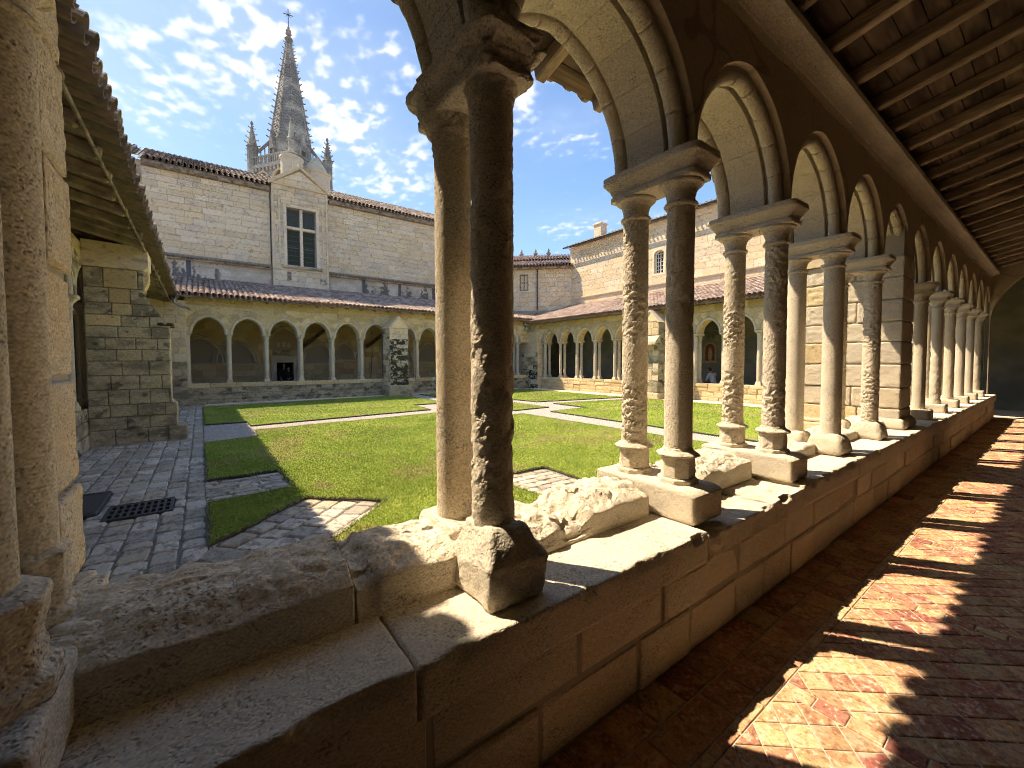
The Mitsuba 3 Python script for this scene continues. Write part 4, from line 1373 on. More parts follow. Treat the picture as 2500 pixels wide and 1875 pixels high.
add('plinth_block', rough(BX0, BX1 + .06, -.62, -.285, -.25, .135, .03, .012, 8, 66, .03, .01, 4), 'mossy_stone', t, smooth=True, tone=(.8, .5))
add('drip_course', rough(BX0 - .03, BX1 + .03, -.75, -.475, 2.385, 2.455, .03, .01, 10, 67, .02), 'black_moss_stone', t, smooth=True)
add('cap_block', Wb.poly(Polygon([(-1.90, 3.565), (-.945, 3.565), (-.87, 3.64), (-.87, 3.98), (-.95, 4.06), (-1.90, 4.10)]), BX0 - BX1 - .03, .035), 'wall_stone', t, tone=(.3, .1))
add('corbel', Wb.poly(Polygon([(-.955, 3.16), (-.955, 3.56), (-.88, 3.56), (-.88, 3.36)]), -.5, -.1), 'golden_stone', t)

lr = thing('left_gallery_roof', 'deep timber eave of the left gallery with rafters below and clay tiles seen edge on', 'roof')
LS = 0.25
zl = lambda y: 3.955 - LS * (y + .73)  # noqa: E731
for i, x in enumerate(np.arange(-2.9, -21.4, -.80)):
    a, b = (x, -.90 + rng.uniform(-.05, .05), zl(-.90) + .02), (x + rng.uniform(-.04, .04), -5.2, zl(-5.2) + .02)
    add('rafter', beam(a, b, .15, .16, c=.03), 'old_wood', lr)
y = -.97
while y > -5.1:
    w = rng.uniform(.16, .22)
    dz = rng.uniform(0, .008)
    v = np.array([(xx, yy, zl(yy) + .108 + e + dz) for xx in (-2.2, -26.1) for yy in (y - .004, y - w + .004) for e in (0, .022)])
    f = np.array([[0, 1, 3, 2], [4, 6, 7, 5], [0, 4, 5, 1], [2, 3, 7, 6], [0, 2, 6, 4], [1, 5, 7, 3]])
    add('board', (v, f), 'old_wood', lr)
    y -= w
add('lath', beam((-2.4, -.905, zl(-.9) - .02), (-21.4, -.90, zl(-.9) - .02), .03, .05), 'old_wood', lr)
add('wall_plate', beam((-2.3, -2.1, 4.06), (-21.6, -2.1, 4.06), .2, .14), 'old_wood', lr)
tiled_roof(lr, (-2.15, -.735, zl(-.735) + .13), (-26.1, -.735, zl(-.735) + .13), (0, -1, LS), 4.4, 'tile_old', limit=120, seed=5, deck=False)
t = thing('left_gallery_back_wall', 'back wall inside the gallery on the left', 'wall')
add('plaster_face', boxm(-26.6, -1.31, -5.3, -5.05, -.3, 5.2), 'plaster', t)
add('gallery_pavement', boxm(-22.0, -1.31, -5.04, -2.42, -.3, -.1), 'joint_lime', kind='structure')

# corner where the left and the opposite galleries meet
t = thing('corner_pier', 'pale corner pier with a black damp stain beside the first opposite arch', 'pier')
add('core', boxm(-22.6, -21.55, -1.86, -.47, -.3, 4.1), 'mortar', t)
st = Stones(t, 'wall_stone', 'stone', 60)
for Wc, a0, a1 in ((Wall((-21.53, 0, 0), (0, 1, 0), (1, 0, 0)), -1.87, -.45), (Wall((0, -.45, 0), (-1, 0, 0), (0, 1, 0)), 21.53, 22.6)):
    ashlar(st, Wc, a0, a1, -.25, 1.6, .31, .35, .6, 71, depth=.03, proud=.01, bsdf='mossy_stone')
    ashlar(st, Wc, a0, a1, 1.6, 4.1, .31, .35, .6, 72, depth=.03, proud=.008)
st.done()
t = thing('gutter', 'zinc gutter end and rainwater elbow where the left eave meets the opposite roof', 'gutter')
add('trough', cat([boxm(-21.35, -20.2, -.80, -.70, 3.99, 4.0), boxm(-21.35, -20.2, -.70, -.69, 3.99, 4.09), boxm(-21.35, -20.2, -.81, -.80, 3.99, 4.09)]), 'zinc', t)
add('downpipe', tube([(-20.4, -.75, 3.98), (-20.4, -.75, 3.86), (-20.5, -.62, 3.78), (-20.8, -.40, 3.74), (-21.1, -.3, 3.70)], .05, 10), 'zinc', t, smooth=True)

# ------------------------------------------------------------------ the opposite gallery
OX = -21.72
ow = thing('opposite_arcade_wall', 'shaded yellow stone arcade wall across the courtyard with pointed arches', 'wall')
OCY = [1.00, 2.41, 3.825, 5.245, 6.66, 8.16, 9.71, 11.12, 12.54, 13.96, 15.38, 16.8]
W = Wall((OX, 0, 0), (0, 1, 0), (1, 0, 0))
edges = [-.41] + OCY
omids = [((a + b) / 2, (b - a) / 2 - .055) for a, b in zip(edges[:-1], edges[1:])]
OZ = 2.83
holes = shapely.union_all([arch_hole(m, h - .10, .13, OZ, 18, .10, .2) for m, h in omids])
add('core', W.poly(sbox(-.47, OZ + .01, 17.9, 4.28).difference(holes), -.62, -.035), 'mortar', ow)
add('core', W.box(-.47, 17.9, -.3, .70, -.62, -.035), 'dark_mortar', ow)
st = Stones(ow, 'golden_stone', 'stone', 230)
ashlar(st, W, -.47, 17.9, -.25, .24, .245, .45, .95, 501, depth=.03, proud=.012, bsdf='mossy_stone')
ashlar(st, W, -.47, 17.9, .24, .50, .26, .45, .95, 502, depth=.03, proud=.012, bsdf='mossy_stone')
ashlar(st, W, -.47, 17.9, .50, .71, .21, .6, 1.3, 503, depth=.03, proud=.012, bsdf='golden_stone')
vring = shapely.union_all([arch_hole(m, h - .10, .13, OZ, 18, .335, .2) for m, h in omids])
ashlar(st, W, -.47, 17.9, OZ + .02, 4.28, .285, .4, .8, 504, vring, depth=.03, proud=.005, gap=.004)
st.done()
vs = Stones(ow, 'golden_stone', 'voussoir', 130, 'voussoirs')
taken = Polygon()
for i, (m, h) in enumerate(omids):
    n = 11
    for k in range(n):
        pg = ring_block(m, h - .10, .13, OZ, .105, .33, k / n, (k + 1) / n, 4, .004)
        pg = pg.intersection(sbox(-.46, OZ + .02, 18, 5))
        if i:
            pg = pg.intersection(sbox(edges[i] + .001, 0, 30, 5)) if m > edges[i] else pg
        pg = pg.intersection(sbox(-5, 0, edges[i + 1] - .001, 5))
        if pg.geom_type == 'Polygon' and pg.area > .004:
            vs.add(W.poly(pg, -.03, rng.uniform(-.003, .006)), tone=(rng.random(), rng.random()))
    P = arc(h - .10, .13, OZ, 22, .055)
    for off in (-.02, -.50):
        add('roll_moulding', tube(np.stack([np.full(len(P), OX + off), P[:, 0] + m, P[:, 1]], 1), .058, 10), 'near_stone', ow, smooth=True, tone=(.5, .3))
    core = shapely.union_all([arch_hole(m, h - .10, .13, OZ, 18, .10, .2)]).difference(arch_hole(m, h - .10, .13, OZ, 18, 0.02, .4)).intersection(sbox(-5, OZ, 30, 9))
    add('soffit', W.poly(core, -.5, -.06), 'near_stone', ow, tone=(.6, .4))
vs.done()
OLAB = {0: 'first slim column from the left corner of the opposite gallery', 1: 'second slim column of the opposite gallery, left of the doorway', 2: 'third slim column of the opposite gallery, right of the doorway', 3: 'fourth slim column of the opposite gallery, counted from the left corner', 4: 'fifth slim column of the opposite gallery, left of the gabled buttress', 6: 'slim column of the opposite gallery just right of the gabled buttress'}


def far_pair(name, lab, group, pos, axis, zb, zs, r=.092, hi=24):
    """Two slim columns behind one another with one impost; pos: the outer axis; axis: the inward unit direction."""
    t = thing(name, lab, 'columns', group)
    ax = np.array(axis)
    for q in (0, .36):
        x, y = np.array(pos) + ax * q
        add('shaft', lathe(x, y, [(r, zb + .12), (r * .96, zs - .24)], hi), 'near_stone', t, smooth=True, tone=(.5, .2))
        add('base', lathe(x, y, [(r * 1.75, zb - .12), (r * 1.75, zb + .02), (r * 1.5, zb + .05), (r * 1.45, zb + .10), (r * 1.1, zb + .14)], 4 * 6, sides=4), 'near_stone', t, tone=(.4, .2))
        add('capital', lathe(x, y, [(r * .98, zs - .27), (r * 1.2, zs - .25), (r * 1.0, zs - .225), (r * 1.1, zs - .15), (r * 1.5, zs - .10)], hi), 'near_stone', t, smooth=True, tone=(.5, .2))
    c = np.array(pos) + ax * .18
    hx, hy = (.30, .125) if abs(axis[0]) else (.125, .30)
    add('impost', loft(c[0], c[1], [(hx - .02, hy - .02, zs - .105), (hx, hy, zs - .085), (hx + .045, hy + .045, zs - .04), (hx + .045, hy + .045, zs)], 40), 'near_stone', t, smooth=True, tone=(.5, .2))
    return t


for i, y in enumerate(OCY):
    if i == 5:
        continue
    far_pair('opposite_column_pair', OLAB.get(i, f'{["second", "third", "fourth", "fifth", "sixth"][max(0, i - 7)]} column pair right of the gabled buttress, in the opposite gallery'), 'column pairs of the opposite gallery', (OX - .13, y), (-1, 0), .71, OZ)
far_pair('opposite_column_pair', 'engaged half column against the left corner pier of the opposite gallery', 'column pairs of the opposite gallery', (OX - .13, -.43), (-1, 0), .71, OZ)

# gabled buttress in front of it
t = thing('gabled_buttress', 'gabled buttress with black moss between its courses, before the opposite gallery', 'buttress')
by0, by1, bxf = 7.74, 8.74, -20.75
add('core', boxm(OX - .3, bxf - .03, by0 + .03, by1 - .03, -.3, 3.2), 'dark_mortar', t)
st = Stones(t, 'mossy_stone', 'stone', 120)
Wf = Wall((bxf, 0, 0), (0, 1, 0), (1, 0, 0))
Wl = Wall((0, by0, 0), (1, 0, 0), (0, -1, 0))
Wr = Wall((0, by1, 0), (-1, 0, 0), (0, 1, 0))
ashlar(st, Wf, by0, by1, -.25, 2.75, .27, .35, .7, 601, depth=.04, proud=.02, c=.014, bsdf='black_moss_stone')
ashlar(st, Wf, by0, by1, 2.75, 3.32, .28, .4, .6, 602, depth=.03, bsdf='wall_stone')
ashlar(st, Wl, OX, bxf, -.25, 3.32, .27, .3, .6, 603, depth=.03, proud=.01, pick=lambda q, r: 'wall_stone' if r.random() < .6 else 'mossy_stone')
ashlar(st, Wr, -bxf, -OX, -.25, 3.32, .27, .3, .6, 604, depth=.03, proud=.01)
st.done()
add('plinth', rough(OX + .1, bxf + .12, by0 - .1, by1 + .12, -.28, .38, .05, .015, 6, 605, .03), 'mossy_stone', t, smooth=True)
gm = (by0 + by1) / 2
add('gable', Wf.poly(Polygon([(by0 - .01, 3.325), (by1 + .01, 3.325), (gm, 3.88)]), -.95, .02), 'golden_stone', t, tone=(.2, .9))
for s, a, b in ((-1, by0 - .08, gm), (1, gm, by1 + .08)):
    add('coping', Wf.poly(Polygon([(by0 - .08, 3.30), (gm, 3.93), (gm, 3.86), (by0 + .02, 3.30)] if s < 0 else [(by1 + .08, 3.30), (gm, 3.93), (gm, 3.86), (by1 - .02, 3.30)]), -.97, .05), 'wall_stone', t)

# inside the opposite gallery
BX = -26.2
t = thing('opposite_back_wall', 'brown stone wall inside the opposite gallery with blind arches and a doorway', 'wall')
W = Wall((BX, 0, 0), (0, 1, 0), (1, 0, 0))
door = sbox(3.35, -.3, 4.19, 1.57)
add('core', W.poly(sbox(-5.3, -.3, 21.2, 5.6).difference(door), -.4, -.03), 'mortar', t)
st = Stones(t, 'golden_stone', 'stone', 170)
dsur = sbox(3.09, -.3, 4.44, 1.93)
arches = [(-.05, .92, 1.55), (1.48, .80, 1.55), (5.57, .80, 1.55), (6.90, .62, 1.75), (10.34, .9, 1.6), (12.5, .9, 1.6)]
hh = shapely.union_all([dsur, sbox(3.17, 1.95, 4.40, 2.28)] + [arch_hole(m, h, .35, z, 14, 0, 0) for m, h, z in arches] + [arch_hole(3.77, .80, .5, 2.28, 14)])
ashlar(st, W, -2, 13.5, -.25, 4.4, .36, .5, 1.0, 611, hh, depth=.03, proud=.004, gap=.005)
st.done()
for m, h, z in arches:
    add('blind_panel', W.poly(arch_hole(m, h - .02, .35, z, 16), -.10, -.04), 'plaster', t)
    for e, rr_, off in ((.06, .06, .03), (.20, .045, .0)):
        P = arc(h, .35, z, 22, e)
        add('arch_rib', tube(np.stack([np.full(len(P), BX + off), P[:, 0] + m, P[:, 1]], 1), rr_, 8), 'near_stone', t, smooth=True, tone=(.8, .3))
    add('sill_ledge', W.box(m - h - .1, m + h + .1, z - .10, z - .03, -.02, .08), 'near_stone', t)
P = arc(.80, .5, 2.30, 22, .05)
add('arch_rib', tube(np.stack([np.full(len(P), BX + .03), P[:, 0] + 3.77, P[:, 1]], 1), .07, 8), 'near_stone', t, smooth=True, tone=(.8, .3))
add('tympanum', W.poly(arch_hole(3.77, .80, .5, 2.30, 16), -.1, -.02), 'plaster', t)
add('relief', cat([boxm(BX - .02, BX + .05, 3.38 + .26 * k, 3.54 + .26 * k, 2.42, 2.66 + .05 * (k % 2)) for k in range(3)]), 'near_stone', t)
add('lintel_panel', W.box(3.17, 4.38, 1.97, 2.26, -.05, .03), 'mossy_stone', t, tone=(.9, .5))
add('door_surround', W.poly(dsur.difference(door.buffer(.0)).intersection(sbox(0, -.3, 9, 2)), -.3, .05), 'near_stone', t, tone=(.6, .3))
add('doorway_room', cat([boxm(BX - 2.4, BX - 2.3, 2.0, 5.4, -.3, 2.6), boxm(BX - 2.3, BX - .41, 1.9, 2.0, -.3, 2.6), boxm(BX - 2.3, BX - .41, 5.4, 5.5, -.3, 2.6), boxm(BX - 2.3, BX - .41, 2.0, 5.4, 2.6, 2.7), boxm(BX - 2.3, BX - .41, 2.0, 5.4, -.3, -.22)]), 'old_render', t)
for a, b in (((BX + .1, 4.6, 2.40), (BX + 1.3, 5.9, 3.65)), ((BX + .1, 8.24, 2.5), (BX + 1.3, 9.42, 3.7))):
    add('brace', beam(a, b, .14, .18), 'wood', t)
add('cable', tube([(BX + .08, 8.62, 3.5), (BX + .09, 8.60, 2.0), (BX + .09, 8.50, .6)], .016, 6), 'iron', t, smooth=True)
add('gallery_pavement', boxm(BX, OX - .6, -5, 20.9, -.3, -.21), 'joint_lime', kind='structure')

orf = thing('opposite_gallery_roof', 'low clay tile roof over the opposite gallery, pink in the sun at its eave', 'roof')
OE = (-21.10, 4.22)
osl = (5.66 - OE[1]) / (OE[0] - BX)
for i, y in enumerate(np.arange(-.3, 20, .68)):
    add('rafter', beam((OE[0] - .10, y, OE[1] - .03), (BX, y, OE[1] - .05 + osl * (OE[0] - BX)), .10, .12), 'old_wood', orf)
add('eave_board', boxm(OE[0] - .06, OE[0] - .02, -.9, 20.6, OE[1] - .02, OE[1] + .05), 'old_wood', orf)
tiled_roof(orf, (OE[0], -5.2, OE[1] + .03), (OE[0], 20.8, OE[1] + .03), (-1, 0, osl), OE[0] - BX, limit=300, seed=6, pitch=.20)
add('wall_flashing', beam((BX + .12, -1.2, 5.74), (BX + .12, 16.2, 5.74), .22, .10), 'lead', orf)

# ------------------------------------------------------------------ the tall building behind the opposite gallery
hb = thing('hall_building', 'tall pale stone building above the opposite gallery with a gabled dormer and tiled roof', 'building')
W = Wall((BX, 0, 0), (0, 1, 0), (1, 0, 0))
HZ = 10.81
dor = sbox(3.21, 5.0, 6.14, 13)
add('core', W.poly(sbox(-2.0, 5.0, 15.95, HZ + .1).difference(dor), -.5, -.03), 'mortar', hb)
st = Stones(hb, 'wall_stone', 'stone', 300)
slots = [-0.36, 8.19, 10.49, 12.90, 15.25]
for a0, a1 in ((-2.0, 3.21), (6.14, 15.95)):
    ashlar(st, W, a0, a1, 6.90, HZ, .305, .55, 1.05, 700 + int(a1), depth=.03, proud=.006, gap=.007)
st.done()
sb_ = Stones(hb, 'stained_stone', 'band_stone', 60)
for a0, a1 in ((-2.0, 3.21), (6.14, 15.95)):
    hole = shapely.union_all([sbox(s - .10, 5, s + .10, 6.82) for s in slots])
    ashlar(sb_, W, a0, a1, 5.64, 6.72, .35, .6, 1.1, 720 + int(a1), hole, depth=.03, proud=.004, gap=.004)
sb_.done()
for s in slots:
    if not (3.07 < s < 6.24):
        add('slot_filler', boxm(BX - .12, BX - .005, s - .085, s + .085, 5.69, 6.74), 'lead', hb)  # dark grey filler set back in each wall slot
for a0, a1 in ((-2.0, 3.21), (6.14, 15.95)):
    q = [half_pipe(.32, .085, .07, 6)]
    ms = []
    yy = a0 + .1
    while yy < a1:
        v, f = q[0]
        sl = np.array([-1, 0, .5]) / math.sqrt(1.25)
        nn = np.array([.5, 0, 1]) / math.sqrt(1.25)
        ms.append((np.array([BX + .26, yy, 6.67]) + v[:, :1] * sl + v[:, 1:2] * np.array([0, 1, 0]) + (v[:, 2:] + rng.uniform(-.01, .01)) * nn, f))
        yy += .19
    add('string_course', cat(ms), 'tile_clay', hb, tone=(1.0, .1), kind='stuff')
    add('drip_ledge', W.box(a0, a1, 6.62, 6.74, -.02, .18), 'mossy_stone', hb)
# dormer
DX = BX + .22
Wd = Wall((DX, 0, 0), (0, 1, 0), (1, 0, 0))
dm = 4.69
win = sbox(3.99, 6.98, 5.465, 10.12)
dshape = Polygon([(3.265, 5.3), (6.14, 5.3), (6.14, 11.32), (dm, 12.32), (3.265, 11.32)])
dk = thing('dormer', 'stone dormer with a gable and a tall cross window, in the middle of the hall front', 'dormer') if False else hb
add('dormer_core', Wd.poly(dshape.difference(win), -1.2, -.03), 'mortar', hb)
sd_ = Stones(hb, 'stained_stone', 'dormer_stone', 110)
ashlar(sd_, Wd, 3.265, 6.14, 5.49, 11.32, .31, .35, .75, 741, win.buffer(.16, join_style=2), depth=.03, proud=.006, pick=lambda q, r: 'wall_stone' if r.random() < .88 else 'stained_stone')
outside = sbox(-9, -9, 20, 20).difference(Polygon([(3.38, 11.36), (6.04, 11.36), (dm, 12.20)]))
ashlar(sd_, Wd, 3.265, 6.14, 11.36, 12.25, .3, .5, .8, 742, outside, depth=.03, proud=.004, bsdf='wall_stone')
sd_.done()
for s in (-1, 1):
    y_e = dm + s * 1.52
    pg = Polygon([(y_e, 11.20), (dm, 12.32), (dm, 12.47), (y_e + s * .04, 11.38)])
    add('gable_coping', Wd.poly(pg, -1.2, .13), 'wall_stone', hb, tone=(.7, .2))
    pg2 = Polygon([(dm + s * 1.41, 5.49), (dm + s * 1.32, 5.49), (dm + s * 1.32, 11.22), (dm + s * 1.41, 11.22)])
    add('dormer_pilaster', Wd.poly(pg2, .0, .06), 'wall_stone', hb, tone=(.6, .4))
add('dormer_moulding', Wd.box(3.17, 6.22, 11.24, 11.35, -.05, .10), 'wall_stone', hb, tone=(.8, .2))
add('finial_cross', cat([boxm(DX - .10, DX - .02, dm - .035, dm + .035, 12.40, 12.55), boxm(DX - .11, DX - .01, dm - .09, dm + .09, 12.53, 12.60)]), 'wall_stone', hb)
fr1 = win.buffer(.16, join_style=2)
add('window_surround', Wd.poly(fr1.difference(win.buffer(.02, join_style=2)), -.25, .035), 'wall_stone', hb, tone=(.2, .8))
add('window_surround', Wd.poly(win.buffer(.40, join_style=2).difference(win.buffer(.33, join_style=2)).intersection(sbox(0, 7.33, 9, 11)), -.02, .05), 'wall_stone', hb, tone=(.5, .5))
add('window_sill', Wd.box(3.70, 5.75, 6.80, 6.92, -.2, .14), 'mossy_stone', hb)
wk = key_for('window', hb)
cross = shapely.union_all([sbox(4.66, 6.98, 4.79, 10.12), sbox(3.99, 8.97, 5.465, 9.11)])
scene[wk] = mikit.ply(Wd.poly(cross, -.30, -.06), 'wall_stone', uv=np.tile((.3, .7), (len(Wd.poly(cross, -.30, -.06)[0]), 1)))
for a0, a1, z0, z1 in ((4.01, 4.66, 7.00, 8.97), (4.79, 5.445, 7.00, 8.97), (4.01, 4.66, 9.11, 10.10), (4.79, 5.445, 9.11, 10.10)):
    add('pane', Wd.box(a0, a1, z0, z1, -.26, -.25), 'pane_glass', wk, tone=(.5, .5))
    fr_ = sbox(a0, z0, a1, z1).difference(sbox(a0 + .05, z0 + .05, a1 - .05, z1 - .05))
    bars = []
    if z0 > 9.07:
        n = 9
        for k in range(-n, n + 1):
            for s in (-1, 1):
                l = shapely.LineString([(a0 - 1 + k * .13, z0 - 1), (a0 - 1 + k * .13 + 3, z0 + 2)] if s > 0 else [(a1 + 1 + k * .13, z0 - 1), (a1 + 1 + k * .13 - 3, z0 + 2)])
                bars.append(l.buffer(.010, cap_style=2))
    else:
        bars = [sbox(a0, z, a1, z + .022) for z in np.arange(z0 + .27, z1 - .1, .27)] + [sbox(a0, (z0 + z1) / 2 - .03, a1, (z0 + z1) / 2 + .03)]
    lat = shapely.union_all(bars).intersection(sbox(a0, z0, a1, z1))
    add('window_frame', Wd.poly(shapely.union_all([fr_, lat]), -.25, -.235), 'lead' if z0 > 9.07 else 'lead', wk, tone=(.5, .5))
add('hatch', Wd.box(3.95, 4.16, 6.12, 6.59, -.02, .012), 'old_wood', hb)
# roof
add('eave_beam', cat([boxm(BX - .2, BX + .20, -2.0, 3.19, HZ + .02, HZ + .24), boxm(BX - .2, BX + .20, 6.22, 15.95, HZ + .02, HZ + .24)]), 'old_wood', hb)
for y in np.arange(-1.8, 15.8, .55):
    if not 3.07 < y < 6.34:
        add('rafter_end', boxm(BX + .20, BX + .25, y - .05, y + .05, HZ + .08, HZ + .2), 'old_wood', hb)
HS_ = .47
for a0, a1, sd in ((-2.1, 3.21, 7), (6.19, 15.95, 8)):
    tiled_roof(hb, (BX + .24, a0, HZ + .26), (BX + .24, a1, HZ + .26), (-1, 0, HS_), 3.6, 'tile_old', limit=80, seed=sd, pitch=.23, row=.36)
tiled_roof(hb, (BX - 1.0, 3.17, HZ + .26 + 1.36 * HS_), (BX - 1.0, 6.24, HZ + .26 + 1.36 * HS_), (-1, 0, HS_), 2.24, 'tile_old', limit=0, seed=9, pitch=.23, row=.36)
add('ridge', tube([(BX - 3.36, -2.1, HZ + .3 + 3.6 * HS_), (BX - 3.36, 15.95, HZ + .3 + 3.6 * HS_)], .12, 8), 'tile_old', hb, smooth=True)
# the older part on the left, set back
ob = thing('set_back_building', 'older stone wall with a tiled roof set back left of the hall front', 'building')
W = Wall((BX - .55, 0, 0), (0, 1, 0), (1, 0, 0))
add('core', W.box(-9, -2.01, 4.8, HZ + .45, -.4, -.03), 'mortar', ob)
st = Stones(ob, 'stained_stone', 'stone', 60)
ashlar(st, W, -6, -2.01, 5.2, HZ + .45, .32, .5, .9, 751, depth=.03, proud=.008)
st.done()
tiled_roof(ob, (BX - .25, -9, HZ + .55), (BX - .25, -2.11, HZ + .55), (-1, 0, HS_), 3.0, 'tile_old', limit=30, seed=10, pitch=.23, row=.36)

# ------------------------------------------------------------------ the bell tower
TC = np.array([-59.2, 9.78])
bt = thing('bell_tower', 'weathered grey bell tower with a tall crocketed spire and corner pinnacles, beyond the hall roof', 'tower')
def rot(p):
    a = math.radians(45) + math.atan2(TC[1], TC[0])
    c, s = math.cos(a), math.sin(a)
    p = np.asarray(p, float).copy()
    x, y = p[:, 0].copy(), p[:, 1].copy()
    p[:, 0], p[:, 1] = TC[0] + c * x - s * y, TC[1] + s * x + c * y
    return p
HW = 2.95                                              # half side
TZ = 25.2
def tb(x0, x1, y0, y1, z0, z1):
    v, f = boxm(x0, x1, y0, y1, z0, z1)
    return rot(v), f
add('shaft', tb(-HW, HW, -HW, HW, 0, TZ), 'spire_stone', bt, tone=(.1, .5))
# the corner (-HW, HW) is the one towards the courtyard
for k, (fx, fy) in enumerate(((-1, 0), (0, -1), (1, 0), (0, 1))):
    def side(a0, a1, z0, z1, d0, d1):
        if fx:
            return tb(fx * (HW + d0), fx * (HW + d1), a0, a1, z0, z1)
        return tb(a0, a1, fy * (HW + d0), fy * (HW + d1), z0, z1)
    add('cornice', side(-HW, HW, TZ - .3, TZ, .0, .28), 'spire_stone', bt, tone=(.1, .5))
    add('corbel_table', cat([side(a - .13, a + .13, TZ - .72, TZ - .3, .0, .24) for a in np.linspace(-HW + .7, HW - .7, 9)]), 'spire_stone', bt, tone=(0, .5))
    # pierced parapet
    add('parapet', cat([side(-HW, HW, TZ, TZ + .14, .05, .25), side(-HW, HW, TZ + .95, TZ + 1.12, .05, .25)] + [side(a - .06, a + .06, TZ + .14, TZ + .95, .08, .22) for a in np.linspace(-HW + .4, HW - .4, 17)]), 'spire_stone', bt, tone=(.3, .5))
    for a in (-1.25, 1.25):
        fr_ = arch_hole(a, .85, .2, 23.3, 10, .2, 3).difference(arch_hole(a, .85, .2, 23.3, 10, 0, 3))
        v, f = tm(trimesh.creation.extrude_polygon(fr_, .25))
        w = np.stack([v[:, 0], v[:, 2] + HW, v[:, 1]], 1)
        if fx:
            p = np.stack([fx * w[:, 1], w[:, 0], w[:, 2]], 1)
        else:
            p = np.stack([w[:, 0], fy * w[:, 1], w[:, 2]], 1)
        add('belfry_arch', (rot(p), f), 'wall_stone', bt, tone=(.6, .3))
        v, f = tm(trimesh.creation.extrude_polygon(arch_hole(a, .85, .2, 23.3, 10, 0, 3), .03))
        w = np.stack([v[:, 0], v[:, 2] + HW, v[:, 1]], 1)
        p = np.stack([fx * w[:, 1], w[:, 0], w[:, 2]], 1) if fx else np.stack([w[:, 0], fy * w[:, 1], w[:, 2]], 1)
        add('belfry_opening_shade', (rot(p), f), 'old_wood', bt)  # no real opening: thin wood-coloured sheet, its dark colour standing for shade inside


def tl(x, y, prof, nt=16, **kw):
    c = rot([[x, y, 0]])[0]
    return lathe(c[0], c[1], prof, nt, **kw)


def crockets(x, y, r0, z0, r1, z1, n, size, faces=8, off=0.0):
    ms = []
    c = rot([[x, y, 0]])[0]
    for q in range(faces):
        a = 2 * np.pi * q / faces + off
        for k in range(n):
            t_ = (k + .5) / n
            r, z = r0 + (r1 - r0) * t_, z0 + (z1 - z0) * t_
            s = size * (1 - .35 * t_)
            d = np.array([math.cos(a), math.sin(a), 0])
            b = np.array([c[0], c[1], z]) + d * (r - .02)
            ms.append(tube([b, b + d * s * .7 + [0, 0, s * .1], b + d * s * 1.15 + [0, 0, s * .45]], [s * .22, s * .2, s * .26], 5))
    return cat(ms)


for cx, cy in ((-HW, -HW), (HW, -HW), (HW, HW)):
    c = rot([[cx, cy, 0]])[0]
    o1 = math.pi / 8
    add('turret', tl(cx, cy, [(.85, 0), (.85, TZ - 1.6), (1.0, TZ - 1.45), (.8, TZ - 1.2), (.62, TZ - 1.1)], 16), 'spire_stone', bt, tone=(.1, .4))
    pk = add('pinnacle', tl(cx, cy, [(.58, TZ - 1.3), (.58, TZ + 2.4), (.70, TZ + 2.45), (.54, TZ + 2.65), (.07, TZ + 5.05), (.17, TZ + 5.15), (.16, TZ + 5.35), (.05, TZ + 5.55)], 8), 'spire_stone', bt, tone=(.6, .4))
    add('crocket', crockets(cx, cy, .60, TZ + 2.45, .10, TZ + 5.0, 4, .34, 4, .3), 'spire_stone', pk, smooth=True, kind='stuff')
    add('crocket', crockets(cx, cy, .60, TZ + .2, .58, TZ + 2.3, 3, .24, 4, .3), 'spire_stone', pk, smooth=True, kind='stuff')
add('turret', tl(-HW, HW, [(1.15, 0), (1.15, TZ - .15), (1.28, TZ - .05), (1.28, TZ + .2), (1.1, TZ + .3)], 24), 'wall_stone', bt, tone=(.4, .2), smooth=True)
# stair turret with a scaled stone cap on the right flank
pk = add('pinnacle', tl(-HW * .9, HW * .9, [(.34, TZ), (.34, TZ + 2.6), (.42, TZ + 2.7), (.30, TZ + 2.9), (.05, TZ + 4.9), (.10, TZ + 5.0), (.03, TZ + 5.2)], 8), 'spire_stone', bt, tone=(.6, .4))
add('stair_turret', tl(-HW - .55, -.2, [(1.62, 0), (1.62, TZ - .7), (1.75, TZ - .6), (1.75, TZ - .42), (1.5, TZ - .4), (1.05, TZ + .5), (.35, TZ + 1.5), (.02, TZ + 1.7)], 24), 'wall_stone', bt, tone=(.5, .1))
